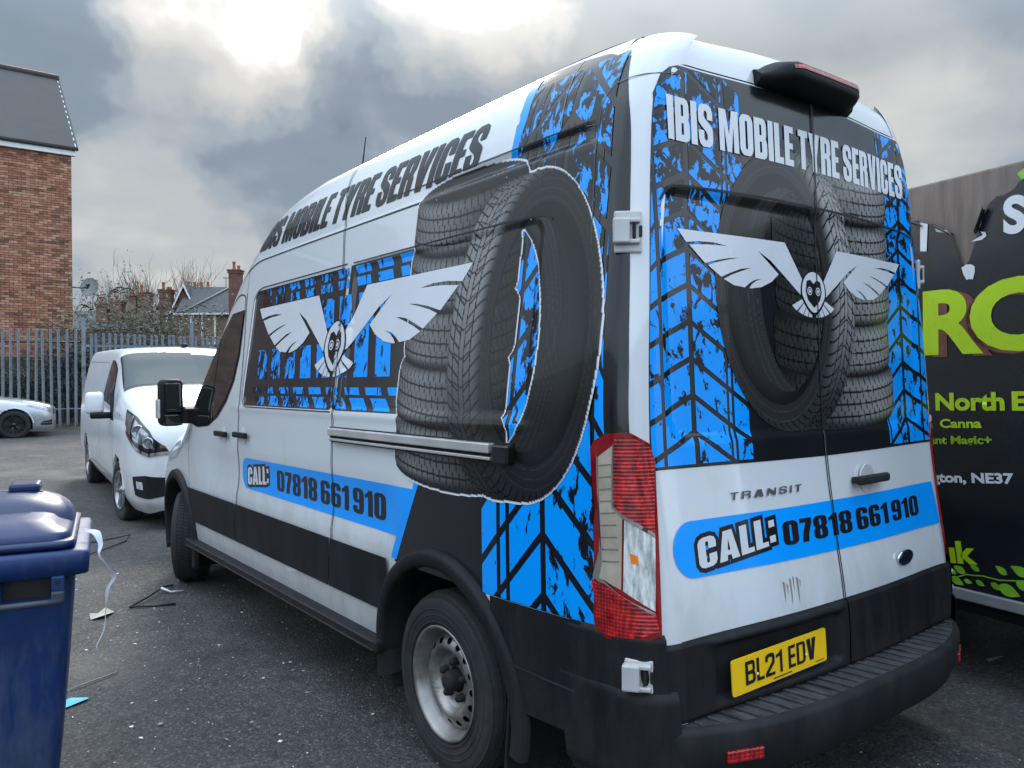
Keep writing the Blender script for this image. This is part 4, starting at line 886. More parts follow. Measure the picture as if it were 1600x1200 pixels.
for cy0 in (WY, FY):
    for sg in (-1, 1):
        a = np.linspace(R(-14), R(192), 44) if cy0 == WY else np.linspace(R(-18), R(196), 44)
        rows = []
        for rr_, off_ in ((.452, -.10), (.452, .022), (.462, .034), (.500, .034), (.516, .026), (.522, .0)):
            Yq = cy0 - np.cos(a) * rr_; Zq = WZ + np.sin(a) * rr_ * (1.0 + .0 * rr_); Xq = side_x(np.clip(Yq, .4, 5.5), np.clip(Zq, .36, 2)) - relief(Yq, Zq) - off_; rows.append(np.stack([-sg * Xq * 1.0, Yq, Zq], -1))
        grid('wheel_arch_trim', np.array(rows), 'trim_plastic', van)
        th = np.linspace(R(-20), R(200), 30); X0, X1 = .99, .58
        rows = np.array([[(sg * xx, cy0 - math.cos(q) * .465, WZ + math.sin(q) * .465) for q in th] for xx in (X0, X1)]); grid('wheel_well', rows, 'inner_dark', van)
        vs_ = [(sg * X1, cy0 - math.cos(q) * .47, WZ + math.sin(q) * .47) for q in th]; pyd('wheel_well_wall', vs_, [tuple(range(len(vs_)))], 'inner_dark', van)
for sg in (-1, 1): box('mud_flap', (sg * .895, WY - .425, .285), (.25, .014, .33), 'trim_plastic', van, .006, Matrix.Rotation(R(6), 3, 'X'))
# --- wheels
def tyre_profile(Rt, Rr, W): return [(Rr, -W * .42), (Rr + .018, -W * .47), (Rr + .05, -W * .50), (Rt - .045, -W * .495), (Rt - .018, -W * .455), (Rt - .004, -W * .38), (Rt, -W * .22), (Rt + .001, 0), (Rt, W * .22), (Rt - .004, W * .38), (Rt - .018, W * .455), (Rt - .05, W * .5), (Rr, W * .42)]
def tread_blocks(name, Rt, W, parent, material='rubber', n=84):
    """raised shoulder and rib blocks round the tyre, one mesh"""
    vs_, fs = [], []
    for row, (x0, x1) in enumerate(((-.46, -.30), (-.27, -.11), (-.08, .08), (.11, .27), (.30, .46))):
        for k in range(n):
            t0 = 2 * math.pi * (k + .5 * (row % 2)) / n; t1 = t0 + 2 * math.pi / n * .88; b0 = len(vs_)
            for h in (-.004, .0045):
                for x, t_ in ((x0, t0), (x1, t0 + .02), (x1, t1 + .02), (x0, t1)):
                    rr_ = Rt + h - (.020 if abs(x) > .44 else (.004 if abs(x) > .29 else 0)); vs_.append((x * W, rr_ * math.cos(t_), rr_ * math.sin(t_)))
            fs += [(b0 + 4, b0 + 5, b0 + 6, b0 + 7)] + [(b0 + i, b0 + (i + 1) % 4, b0 + 4 + (i + 1) % 4, b0 + 4 + i) for i in range(4)]
    return pyd(name, vs_, fs, material, parent)
def steel_wheel(parent, loc, rz=0.0, flip=False):
    w = empty('wheel', loc, rz); w.parent = parent
    if flip: w.rotation_euler = (0, 0, rz + math.pi)
    W_ = .225
    lathe('tyre', tyre_profile(WR - .006, .205, W_), 64, 'rubber', w); tread_blocks('tyre_tread', WR - .006, W_, w)
    for rr_ in (.235, .262, .285): lathe('sidewall_ring', [(rr_ - .003, -W_ * .499), (rr_, -W_ * .513), (rr_ + .003, -W_ * .499)], 64, 'rubber', w)
    # outer side is -x in wheel space
    lathe('rim', [(.212, -.100), (.222, -.107), (.221, -.112), (.213, -.112), (.205, -.100), (.198, -.080), (.190, -.062), (.184, -.050)], 64, 'steel_wheel', w)
    ring = [(.184 * math.cos(q), .184 * math.sin(q)) for q in np.linspace(0, 2 * math.pi, 97)[:-1]]; inner = [(.105 * math.cos(q), .105 * math.sin(q)) for q in np.linspace(0, 2 * math.pi, 65)[:-1]]; holes = []
    for k in range(16):
        a = 2 * math.pi * k / 16; holes.append([(math.cos(a) * (.158 + .0125 * math.cos(q)) - math.sin(a) * .0145 * math.sin(q), math.sin(a) * (.158 + .0125 * math.cos(q)) + math.cos(a) * .0145 * math.sin(q)) for q in np.linspace(0, 2 * math.pi, 15)[:-1]])
    bm = flat_mesh([[ring, inner] + holes], .02, .02); dish = pchip([.09, .105, .12, .135, .158, .175, .190], [-.040, -.052, -.075, -.082, -.074, -.058, -.048])
    for v in bm.verts:
        rr_ = math.hypot(v.co.x, v.co.y); v.co = (float(dish(rr_)), v.co.x, v.co.y)
    bm_obj('wheel_disc', bm, 'steel_wheel', w, True)
    lathe('wheel_bowl', [(.1055, -.0525), (.098, -.046), (.085, -.040), (.05, -.040)], 48, 'steel_wheel', w); lathe('brake_drum', [(.19, -.03), (.02, -.03)], 40, 'brake_disc_dark', w)
    lathe('hub_cap', [(.0, -.098), (.022, -.097), (.034, -.090), (.040, -.075), (.043, -.038)], 32, 'trim_plastic', w)
    for k in range(5):
        a = 2 * math.pi * (k + .25) / 5; lathe('wheel_nut', [(0, -.074), (.009, -.073), (.014, -.068), (.016, -.052), (.018, -.038)], 12, 'trim_plastic', w, 'x', (0, .072 * math.cos(a), .072 * math.sin(a)))
    return w
steel_wheel(van, (-.905, WY, WZ)); steel_wheel(van, (.905, WY, WZ), 0, True)
steel_wheel(van, (-.900, FY, WZ), R(-24)); steel_wheel(van, (.900, FY, WZ), R(-22), True)
tube('roof_aerial', [(-.45, 2.95, 2.72), (-.455, 2.86, 3.0)], [.006, .003], 'trim_plastic', van)

# ------------------------------------------------------------------ graphics on the left side
# black field at the back
CUTY = sorted(list(np.arange(.1, 3.6, .06)) + list(np.arange(.57, .67, .012)) + list(np.arange(2.0, 2.20, .012)) + list(np.arange(3.38, 3.45, .012)) + [.20, .22, .24, .26, .28]); CUTZ = sorted(list(np.arange(.7, 2.72, .045)) + list(np.arange(1.35, 1.47, .010)) + list(np.arange(2.01, 2.105, .009)) + list(np.arange(2.27, 2.38, .009)) + list(np.arange(2.5, 2.7, .02)))
RCUTX = sorted(list(np.arange(-.9, .9, .06)) + [s * q for s in (-1, 1) for q in np.arange(.745, .90, .012)]); RCUTZ = sorted(list(np.arange(1.2, 2.6, .06)) + list(np.arange(1.27, 1.42, .010)) + list(np.arange(2.03, 2.15, .009)))
FLD = [(.868, 2.672), (.836, 2.481), (.852, 2.363), (.890, 2.270), (1.0, 2.1), (1.2, 1.5), (1.262, 1.155), (1.495, .764)] + [(y, .764) for y in np.linspace(1.4, .28, 12)]
edge = [(_RY(z) + BOW + RC + .0, z) for z in np.linspace(.764, 2.52, 40)]
FLD = FLD + [(float(a), float(b_)) for a, b_ in edge] + [(.368, 2.55), (.378, 2.58), (.405, 2.605), (.46, 2.63), (.60, 2.655)]
skin_decal('black_wrap', [[FLD]], 'black_print', van, .0012, 'side', (CUTY, CUTZ))
S_, V_ = np.meshgrid(np.linspace(0, 1, 10), np.linspace(0, 1, 80), indexing='ij'); Z_ = .772 + V_ * (2.575 - .772); lim = pchip([.7, 1.36, 1.51, 1.8, 2.05, 2.295, 2.575], [.58, .585, .590, .535, .47, .41, .16]); S_ = S_ * lim(Z_); th = S_ * math.pi / 2; x_, y_ = corner(S_, Z_)
grid('black_wrap_edge', np.stack([x_ - .0016 * np.cos(th), y_ - .0016 * np.sin(th), Z_], -1), 'black_print', van)
# window-band
BAND = rrect(2.125, 1.386, 3.435, 2.092, .055, 5); skin_decal('window_band_print', [[BAND]], 'panel_print', van, .0012, 'side', (CUTY, CUTZ))
skin_decal('window_band_print', [[[(1.2, 1.386), (2.095, 1.386), (2.095, 2.094), (1.2, 2.094)]]], 'panel_print', van, .0010, 'side', (CUTY, CUTZ))
blocks = []
def para(y0_, y1_, z0_, z1_, lean): return [[(y0_ - lean, z0_), (y1_ - lean, z0_), (y1_, z1_), (y0_, z1_)]]
for k in range(9):                                                  # y falls towards the back of the van
    y0_ = 3.33 - k * .215
    blocks += [para(y0_ - .14, y0_, 2.045, 2.085, .02), para(y0_ - .15, y0_ - .01, 1.985, 2.030, .02)]
    if k > 3: blocks += [para(y0_ - .20, y0_ - .05, 1.80, 1.95, .03)]
    blocks += [para(y0_ - .19, y0_ - .05, 1.545, 1.72 if k < 6 else 1.80, .045)]
    blocks += [para(y0_ - .16, y0_ - .01, 1.462, 1.497, .02), para(y0_ - .22, y0_ - .07, 1.392, 1.448, .06)]
blocks = [b_ for b_ in blocks if all(p[0] > 1.38 and p[0] < 3.42 for p in b_[0])]
skin_decal('tread_mark_print', blocks, 'blue_worn_band', van, .0022, 'side', (.06, .02))
# chevrons behind the rear wheel
cells = []; CY = .525
for k in range(-1, 11):
    za = .848 + .200 * k                                            # apex height of the chevron below this cell
    def leg(y): return za - .012 - abs(y - CY) * (1.05 if y > CY else .98)
    for ya, yb_ in ((CY + .012, CY + .165), (CY + .185, CY + .215), (CY + .235, CY + .32)):
        cells.append([[(ya, leg(ya) + .0), (yb_, leg(yb_)), (yb_, leg(yb_) + .165), (ya, leg(ya) + .165)]])
    for ya, yb_ in ((CY - .012, CY - .215), (CY - .232, CY - .288)):
        cells.append([[(ya, leg(ya)), (ya, leg(ya) + .165), (yb_, leg(yb_) + .165), (yb_, leg(yb_))]])
def clip_poly(poly, z0_, z1_):
    for sgn, lim_ in ((1, z0_), (-1, z1_)):
        out = []
        for i in range(len(poly)):
            p, q = poly[i], poly[(i + 1) % len(poly)]; dp, dq = sgn * (p[1] - lim_), sgn * (q[1] - lim_)
            if dp >= 0: out.append(p)
            if dp * dq < 0: t_ = dp / (dp - dq); out.append((p[0] + (q[0] - p[0]) * t_, lim_))
        poly = out
        if len(poly) < 3: return None
    return poly
YMIN = pchip([.7, .85, 1.4, 1.6, 1.9, 2.3, 2.7], [.262, .262, .262, .275, .290, .318, .345])
cells = [[[(max(p[0], float(YMIN(p[1]))), p[1]) for p in c]] for c in (clip_poly(c[0], .766, 2.60) for c in cells) if c]
skin_decal('chevron_print', cells, 'blue_worn_side', van, .0022, 'side', (CUTY, CUTZ))
skin_decal('blue_border', [[[(.868, 2.672), (.836, 2.481), (.852, 2.363), (.890, 2.270), (.845, 2.270), (.812, 2.363), (.790, 2.481), (.812, 2.666)]]], 'blue_print', van, .0026, 'side', (.03, .012))
# telephone stripe
ST = [(3.28, 1.068), (1.335, 1.084), (1.312, 1.153), (1.262, 1.155), (1.475, .775), (1.522, .775), (1.478, .872), (3.28, .882)] + [(3.352 + .093 * math.sin(a), .975 - .093 * math.cos(a)) for a in np.linspace(0, math.pi, 11)]
skin_decal('phone_stripe', [[ST]], 'blue_print', van, .0024, 'side', (.05, .015))
num = fit_text('07818 661 910', 2.865, 1.585, .918, .118, flip=True, slant=.02, gap=.07, space=.15); skin_decal('phone_lettering', num, 'letter_black', van, .0034)
call = fit_text('CALL:', 3.345, 2.99, .905, .105, flip=True, slant=.12, rot=R(5.5), gap=.06)
skin_decal('call_outline', [[grow(g[0], .016)] for g in call], 'letter_black', van, .0034); skin_decal('call_lettering', call, 'white_print', van, .0042)
# roof-side name
nm = fit_text('IBIS MOBILE TYRE SERVICES', 3.53, 1.075, 2.352, .185, flip=True, slant=.24, gap=.06, space=.20); skin_decal('name_lettering', nm, 'letter_black', van, .003)
# tyres
tilt = .16
tyres = []
for k in range(5): tyres.append(dict(c=(-1.105 + (.012, -.01, .008, -.012, .006)[k], .55, 1.185 + k * .228), ax=(.02, 0, 1), Ro=.385, Ri=.26, W=.232, tilt=tilt, lugs=52))
tyres.append(dict(c=(-.712, 0, 1.682), ax=(.815, -.58, .03), Ro=.572, Ri=.405, W=.275, vee=True, lugs=64, front=1.5))
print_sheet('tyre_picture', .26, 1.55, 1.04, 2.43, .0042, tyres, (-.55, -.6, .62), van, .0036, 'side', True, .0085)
emblem(van, 2.185, 1.728, 1.160, True, 'side', .0048)

# ------------------------------------------------------------------ graphics on the rear doors
def clipx(poly, x0_, x1_): 
    q = clip_poly([(b_, a) for a, b_ in poly], x0_, x1_); return [(b_, a) for a, b_ in q] if q else None
for s in (-1, 1):
    out = []
    zz = np.linspace(1.245, 2.40, 30); out += [(s * float(xd(z) - .010), float(z)) for z in zz]; xx = np.linspace(.79, .0045, 24); out += [(s * float(x), float(ztop(x)) - .006) for x in xx]; out += [(s * .0045, 1.240)]
    skin_decal('black_wrap', [[out]], 'panel_print' if False else 'black_print', van, .0012, 'rear', (RCUTX, RCUTZ))
for s in (-1, 1):
    cells = []
    CX = .672
    for k in range(-2, 12):
        za = 1.245 + .118 * k
        def leg(x): return za - (x - CX) * .42 if x > CX else za - (CX - x) * .60
        for xa, xb in ((CX + .011, CX + .135), (CX + .150, CX + .20), (CX - .011, CX - .155), (CX - .166, CX - .178), (CX - .190, CX - .26)):
            c = [(s * xa, leg(xa)), (s * xb, leg(xb)), (s * xb, leg(xb) + .098), (s * xa, leg(xa) + .098)]
            c = clip_poly(c, 1.254, 2.525)
            if c:
                hi = [p for p in c if abs(p[0]) > float(xd(min(p[1], 2.5))) - .012 or p[1] > float(ztop(p[0])) - .012]
                if hi: c = [(s * min(abs(p[0]), float(xd(min(p[1], 2.5))) - .012), p[1]) for p in c]; c = [(p[0], min(p[1], float(ztop(p[0])) - .012)) for p in c]
                if s > 0 and xa < .5: continue
                cells.append([c])
    skin_decal('chevron_print', cells, 'blue_worn_rear', van, .0022, 'rear', (RCUTX, RCUTZ))
tyres = [dict(c=(.15 + (.01, -.01, .008, 0, -.006)[k], .55, 1.405 + k * .195), ax=(0, 0, 1), Ro=.405, Ri=.26, W=.200, tilt=.12, lugs=52, shade=1.25) for k in range(5)]
tyres.append(dict(c=(-.142, 0, 1.835), ax=(-.72, -.69, .0), Ro=.498, Ri=.360, W=.235, vee=True, lugs=60, front=1.5, shade=1.45))
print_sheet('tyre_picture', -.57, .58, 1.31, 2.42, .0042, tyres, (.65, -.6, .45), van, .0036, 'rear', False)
emblem(van, -.022, 1.852, .695, False, 'rear', .0050)
skin_decal('name_lettering', fit_text('IBIS MOBILE TYRE SERVICES', -.752, .715, 2.280, .142, gap=.06, space=.20), 'white_print', van, .0052, 'rear', (.03, .015))
PH = [(.83, 1.078)] + [(-.735 + .086 * math.cos(a), .995 + .086 * math.sin(a)) for a in np.linspace(R(90), R(270), 13)] + [(.86, .900)]
skin_decal('phone_stripe', [[PH]], 'blue_print', van, .0022, 'rear', (.05, .03))
skin_decal('phone_lettering', fit_text('07818 661 910', -.305, .675, .955, .080, gap=.07, space=.15), 'letter_black', van, .0032, 'rear')
call = fit_text('CALL:', -.715, -.345, .930, .092, slant=.1, rot=R(6), gap=.06)
skin_decal('call_outline', [[grow(g[0], .014)] for g in call], 'letter_black', van, .0032, 'rear'); skin_decal('call_lettering', call, 'white_print', van, .0040, 'rear')
zz = np.linspace(.735, ZT, 80); P_ = np.stack([np.stack([0 * zz - .0035, rear_y(0 * zz, zz) - .0072, zz], -1), np.stack([0 * zz + .0035, rear_y(0 * zz, zz) - .0072, zz], -1)], 0); grid('shut_line', P_, 'gap_dark', van)
line_strip('panel_seam', spl([(-.80, 2.08), (-.76, 2.125), (-.65, 2.14), (0, 2.148), (.65, 2.14), (.77, 2.12), (.81, 2.05)], 60), .0035, .0056, 'gap_dark', 'rear')
hd = empty('door_pull', (.255, float(rear_y(.255, 1.14)) - .004, 1.14)); hd.parent = doorR; hd.rotation_euler = (0, 0, R(2))
box('pull_bar', (0, -.030, 0), (.225, .026, .034), 'trim_plastic', hd, .010, None, 3); prism('pull_cup', [(.055 * math.cos(q), .055 * math.sin(q)) for q in np.linspace(0, 6.283, 25)[:-1]], -.006, 'white_paint_b', hd, 'xz', bev=.002); box('pull_stem', (-.09, -.012, 0), (.03, .03, .024), 'trim_plastic', hd, .004)

st_ = []
for x, z0_, z1_, w_ in ((-.335, .775, .845, .006), (-.318, .79, .835, .004), (-.300, .76, .850, .005), (-.283, .80, .855, .004), (-.262, .765, .850, .006), (-.248, .81, .84, .003)):
    st_.append([[(x - w_, z1_), (x - w_ * .4, z0_ + .02), (x, z0_), (x + w_ * .5, z0_ + .025), (x + w_, z1_ - .008)]])
for k, poly in enumerate(st_): skin_decal('drip_stain', [poly], 'stain', doorL, .0012, 'rear', (0, .03))
# ------------------------------------------------------------------ ground
def gz(y): 
    t_ = np.maximum(np.asarray(y, float) - 8.6, 0); return .028 * np.minimum(t_, 16) * np.clip(t_ / 1.5, 0, 1)
ys_ = np.concatenate([np.linspace(-60, -5, 8), np.linspace(-4, 30, 69), np.linspace(34, 400, 12)]); xs_ = np.concatenate([np.linspace(-200, -12, 6), np.linspace(-10, 14, 40), np.linspace(18, 220, 8)])
Yg, Xg = np.meshgrid(ys_, xs_, indexing='ij')
gr = grid('ground', np.stack([Xg, Yg, gz(Yg) + .010 * np.sin(Xg * .9 + 1) * np.sin(Yg * .7) * (np.abs(Yg - 14) < 6)], -1), 'asphalt'); tag(gr, kind='structure')

# ------------------------------------------------------------------ other vehicles: bodies lofted from stations
def loft_body(stations, nu, nv):
    """stations: (y, [(half width, z), ...]) -> smooth half-surface function P(u, v)"""
    ys = np.array([s[0] for s in stations]); n = len(stations[0][1]); vk = np.arange(n)
    fx = [pchip(ys, [s[1][k][0] for s in stations]) for k in range(n)]; fz = [pchip(ys, [s[1][k][1] for s in stations]) for k in range(n)]
    def ev(y, v):
        y = np.asarray(y, float); v = np.asarray(v, float); shp = np.broadcast(y, v).shape; y = np.broadcast_to(y, shp); v = np.broadcast_to(v, shp)
        K = np.stack([f(y) for f in fx], -1); Zk = np.stack([f(y) for f in fz], -1)
        i = np.clip(np.floor(v).astype(int), 0, n - 2); t_ = v - i
        def cr_(A):
            g = lambda q: np.take_along_axis(A, np.clip(q, 0, n - 1)[..., None], -1)[..., 0]
            p0, p1, p2, p3 = g(i - 1), g(i), g(i + 1), g(i + 2); m1, m2 = (p2 - p0) * .42, (p3 - p1) * .42; t2, t3 = t_ ** 2, t_ ** 3
            return (2 * t3 - 3 * t2 + 1) * p1 + (t3 - 2 * t2 + t_) * m1 + (-2 * t3 + 3 * t2) * p2 + (t3 - t2) * m2
        return np.stack([cr_(K), y + 0 * v, cr_(Zk)], -1)
    return ev
def body_mesh(name, ev, y0, y1, n, nu, nv, material, parent, cuts, sg=-1):
    Yq, Vq = np.meshgrid(np.linspace(y0, y1, nu), np.linspace(0, n - 1, nv), indexing='ij'); P_ = ev(Yq, Vq); P_[..., 0] *= sg
    C_ = P_.reshape(-1, 3); fs = np.array(grid_faces(nu, nv)); mc = C_[fs].mean(1); keep = np.ones(len(fs), bool)
    for cy_, cz_, cr__ in cuts: keep &= ~((np.hypot(mc[:, 1] - cy_, mc[:, 2] - cz_) < cr__) & (np.abs(mc[:, 0]) > .5))
    fs = fs[keep]
    return pyd(name, C_, fs, material, parent, True)
def on_body(name, ev, pts, off, material, parent, sg=-1, n=12):
    """quad-ish patch: pts = [bottom edge polyline, top edge polyline] in (y, v)"""
    b_, t_ = [np.array(q, float) for q in pts]
    def res(q): s = np.linspace(0, 1, len(q)); u_ = np.linspace(0, 1, n * 2); return np.stack([np.interp(u_, s, q[:, 0]), np.interp(u_, s, q[:, 1])], -1)
    B_, T_ = res(b_), res(t_); rows = []
    for q in np.linspace(0, 1, n):
        A_ = B_ * (1 - q) + T_ * q; p = ev(A_[:, 0], A_[:, 1]); e = .01
        du = ev(A_[:, 0] + e, A_[:, 1]) - ev(A_[:, 0] - e, A_[:, 1]); dv = ev(A_[:, 0], A_[:, 1] + e) - ev(A_[:, 0], A_[:, 1] - e); nn_ = np.cross(du, dv); nn_ /= np.linalg.norm(nn_, axis=1)[:, None] + 1e-9
        nn_ *= np.sign((nn_ * np.array([1, 0, .3])).sum(1))[:, None]; p = p + nn_ * off; p[:, 0] *= sg; rows.append(p)
    return grid(name, np.array(rows), material, parent)
def alloy_wheel(parent, loc, rad, rimr, W_, material, spokes, flip, rz=0.0, pair=True):
    w = empty('wheel', loc, (math.pi if flip else 0) + rz); w.parent = parent
    lathe('tyre', tyre_profile(rad, rimr + .008, W_), 48, 'rubber', w)
    lathe('rim', [(rimr + .008, -W_ * .45), (rimr + .004, -W_ * .49), (rimr - .008, -W_ * .48), (rimr - .020, -W_ * .36), (rimr - .03, -.02)], 48, material, w); lathe('brake_disc', [(rimr - .03, -.03), (.02, -.03)], 32, 'brake_disc_dark', w)
    lathe('hub', [(0, -W_ * .47), (.022, -W_ * .46), (.03, -W_ * .42), (.06, -W_ * .36), (.07, -.04)], 24, material, w)
    for k in range(spokes):
        for d in ((-.10, .10) if pair else (0,)):
            a = 2 * math.pi * k / spokes + d; a2 = 2 * math.pi * k / spokes + d * 1.7; vs_ = []
            for rr_, hw, ang, x in ((.045, .013, a, -W_ * .38), (rimr * .6, .012, (a + a2) / 2, -W_ * .44), (rimr - .006, .016, a2, -W_ * .455)):
                for dx in (0, .03):
                    for s in (-1, 1): vs_.append((x + dx, rr_ * math.cos(ang) - s * hw * math.sin(ang), rr_ * math.sin(ang) + s * hw * math.cos(ang)))
            fs = []
            for i in (0, 4): fs += [(i, i + 1, i + 5, i + 4), (i + 2, i, i + 4, i + 6), (i + 1, i + 3, i + 7, i + 5), (i + 3, i + 2, i + 6, i + 7)]
            pyd('spoke', vs_, fs + [(8, 9, 11, 10)], material, w)
    return w
# --- white van facing the camera; local y runs from its nose to its tail
cv = empty('parked_van', (0, 0, 0)); tag(cv, 'low-roof white van facing the camera, parked in front of the fence', 'van')
CW, CR = (.98, 4.28), .345
cst = [
 (-.17, [(.28, .34), (.32, .42), (.34, .58), (.33, .74), (.31, .90), (.25, 1.00), (.16, 1.04), (.0, 1.06)]),
 (-.12, [(.54, .28), (.60, .37), (.63, .56), (.62, .76), (.59, .96), (.50, 1.06), (.32, 1.11), (.0, 1.13)]),
 (-.03, [(.70, .24), (.78, .34), (.81, .56), (.80, .78), (.77, 1.00), (.66, 1.12), (.46, 1.18), (.0, 1.21)]),
 (0.15, [(.79, .20), (.87, .32), (.905, .56), (.90, .82), (.87, 1.06), (.78, 1.19), (.55, 1.26), (.0, 1.29)]),
 (0.45, [(.86, .20), (.94, .33), (.965, .58), (.96, .88), (.935, 1.13), (.86, 1.27), (.62, 1.35), (.0, 1.38)]),
 (0.80, [(.88, .22), (.95, .34), (.985, .60), (.98, .93), (.955, 1.18), (.89, 1.34), (.66, 1.43), (.0, 1.46)]),
 (1.10, [(.88, .24), (.95, .36), (.985, .62), (.98, .97), (.955, 1.22), (.905, 1.42), (.68, 1.52), (.0, 1.55)]),
 (1.50, [(.88, .25), (.95, .38), (.985, .62), (.98, .98), (.955, 1.24), (.88, 1.53), (.70, 1.67), (.0, 1.71)]),
 (1.95, [(.88, .25), (.95, .38), (.985, .62), (.98, 1.0), (.955, 1.25), (.84, 1.70), (.70, 1.86), (.0, 1.905)]),
 (2.25, [(.88, .25), (.95, .38), (.985, .62), (.98, 1.0), (.955, 1.27), (.83, 1.80), (.68, 1.935), (.0, 1.975)]),
 (3.00, [(.88, .25), (.95, .38), (.985, .62), (.98, 1.0), (.955, 1.27), (.83, 1.83), (.68, 1.96), (.0, 2.0)]),
 (4.90, [(.88, .27), (.95, .38), (.985, .62), (.98, 1.0), (.955, 1.27), (.83, 1.83), (.68, 1.95), (.0, 1.985)]),
 (5.25, [(.86, .30), (.93, .40), (.965, .62), (.96, 1.0), (.93, 1.27), (.81, 1.80), (.66, 1.92), (.0, 1.95)]),
 (5.34, [(.80, .32), (.87, .42), (.90, .62), (.90, 1.0), (.87, 1.25), (.76, 1.76), (.62, 1.87), (.0, 1.90)])]
cev = loft_body(cst, 0, 0)
for sg in (-1, 1):
    body_mesh('body_side', cev, -.17, 5.34, 8, 140, 60, 'white_paint_b', cv, [(CW[0], CR, .40), (CW[1], CR, .40)], sg)
    on_body('windscreen', cev, [[(1.16, 5.25), (1.10, 6.1), (1.06, 7)], [(2.00, 5.55), (1.98, 6.2), (1.98, 7)]], .006, 'screen_glass', cv, sg)
    on_body('screen_surround', cev, [[(1.11, 5.15), (1.06, 6.1), (1.01, 7)], [(2.06, 5.42), (2.03, 6.2), (2.03, 7)]], .003, 'gloss_black', cv, sg)
    on_body('side_window', cev, [[(1.52, 4.12), (2.5, 4.12)], [(1.98, 4.92), (2.42, 4.92)]], .006, 'tinted_glass', cv, sg)
    on_body('window_seal', cev, [[(1.44, 4.05), (2.56, 4.05)], [(1.95, 4.99), (2.46, 4.99)]], .003, 'gloss_black', cv, sg)
    on_body('side_panel_line', cev, [[(2.74, 4.10), (5.05, 4.10)], [(2.74, 4.12), (5.05, 4.12)]], .003, 'lead_grey', cv, sg); on_body('side_panel_line', cev, [[(2.74, 4.86), (5.05, 4.86)], [(2.74, 4.88), (5.05, 4.88)]], .003, 'lead_grey', cv, sg)
    for y_ in (1.33, 2.62): on_body('shut_line', cev, [[(y_, 1.2), (y_, 4.9)], [(y_ + .008, 1.2), (y_ + .008, 4.9)]], .004, 'gap_dark', cv, sg)
    on_body('waist_line', cev, [[(.9, 3.92), (5.1, 3.98)], [(.9, 3.96), (5.1, 4.01)]], .004, 'lead_grey', cv, sg)
    on_body('side_moulding', cev, [[(1.5, 1.02), (3.85, 1.02)], [(1.5, 1.30), (3.85, 1.30)]], .012, 'white_paint', cv, sg)
    # head lamp, fog lamp pocket, grille
    hl = empty('head_lamp', (0, 0, 0)); hl.parent = cv
    on_body('lamp_lens', cev, [[(-.115, 3.45), (-.02, 3.20), (.16, 3.25), (.44, 3.60)], [(-.10, 3.70), (.03, 4.35), (.30, 4.72), (.64, 4.66)]], .010, 'gloss_black', hl, sg)
    on_body('lamp_edge', cev, [[(-.12, 3.38), (-.02, 3.13), (.16, 3.18), (.46, 3.54)], [(-.115, 3.50), (-.02, 3.26), (.16, 3.32), (.45, 3.66)]], .014, 'chrome', hl, sg)
    on_body('lamp_edge', cev, [[(.30, 3.55), (.50, 3.85)], [(.34, 4.62), (.60, 4.58)]], .015, 'lamp_chrome', hl, sg)
    on_body('lamp_inner', cev, [[(-.06, 3.5), (.24, 3.5)], [(.02, 4.15), (.29, 4.5)]], .013, 'lamp_chrome', hl, sg)
    for yq, vq, r_ in ((.17, 3.95, .074), (.00, 3.68, .062)):
        p = cev(np.array(yq), np.array(vq)); lathe('projector', [(r_, -.03), (r_ * 1.0, .012), (r_ * .82, .020), (r_ * .75, .0), (0, .006)], 20, 'lamp_chrome', hl, 'y', (0, 0, 0)); ob = COL.objects[-1] if False else bpy.data.objects[hl.children[-1].name]
        ob.location = (sg * float(p[0]), float(p[1]) - .004, float(p[2])); ob.rotation_euler = (R(180) , 0, R(sg * 38))
    fg = empty('fog_lamp', (0, 0, 0)); fg.parent = cv
    on_body('fog_pocket', cev, [[(-.13, 1.3), (-.02, 1.2), (.20, 1.35)], [(-.12, 2.2), (.0, 2.25), (.22, 2.1)]], .006, 'trim_plastic', fg, sg)
    on_body('fog_lens', cev, [[(.03, 1.60), (.13, 1.64)], [(.03, 1.92), (.13, 1.95)]], .014, 'lens_clear', fg, sg)
    on_body('grille', cev, [[(-.16, 2.4), (-.16, 4.6), (-.16, 7)], [(-.145, 2.4), (-.145, 4.6), (-.14, 7)]], .01, 'gloss_black', cv, sg)
    # mirror
    mi = empty('door_mirror', (0, 0, 0)); mi.parent = cv
    bm = bmesh.new(); bm_box(bm, (sg * 1.14, 1.62, 1.30), (.20, .13, .26), .05, None, 4); bm_obj('mirror_shell', bm, 'white_paint_b', mi, True)
    bm = bmesh.new(); bm_box(bm, (sg * 1.05, 1.58, 1.155), (.28, .11, .075), .025, None, 3); bm_obj('mirror_arm', bm, 'trim_plastic', mi, True)
    prism('mirror_base', [(1.36, 1.10), (1.62, 1.10), (1.60, 1.42)], .03 * sg, 'trim_plastic', mi, 'yz', sg * .945, .004)
    alloy_wheel(cv, (sg * .86, CW[0], CR), CR, .215, .215, 'alloy', 5, sg > 0, R(6)); alloy_wheel(cv, (sg * .86, CW[1], CR), CR, .215, .215, 'alloy', 5, sg > 0)
    for cy_ in CW:
        th = np.linspace(R(-20), R(200), 26); rows = np.array([[(sg * xx, cy_ - math.cos(q) * .40, CR + math.sin(q) * .40) for q in th] for xx in (.955, .55)]); grid('wheel_well', rows, 'inner_dark', cv)
        th = np.linspace(R(8), R(172), 26); rows = np.array([[(sg * (xx), cy_ - math.cos(q) * r_, CR + math.sin(q) * r_) for q in th] for xx, r_ in ((.955, .392), (.978, .398), (.980, .415), (.962, .43))]); grid('arch_lip', rows, 'white_paint_b', cv)
    on_body('bumper_lip', cev, [[(.0, .02), (.2, .02), (.5, .05)], [(.0, .9), (.2, .9), (.5, .5)]], .004, 'white_paint_b', cv, sg)
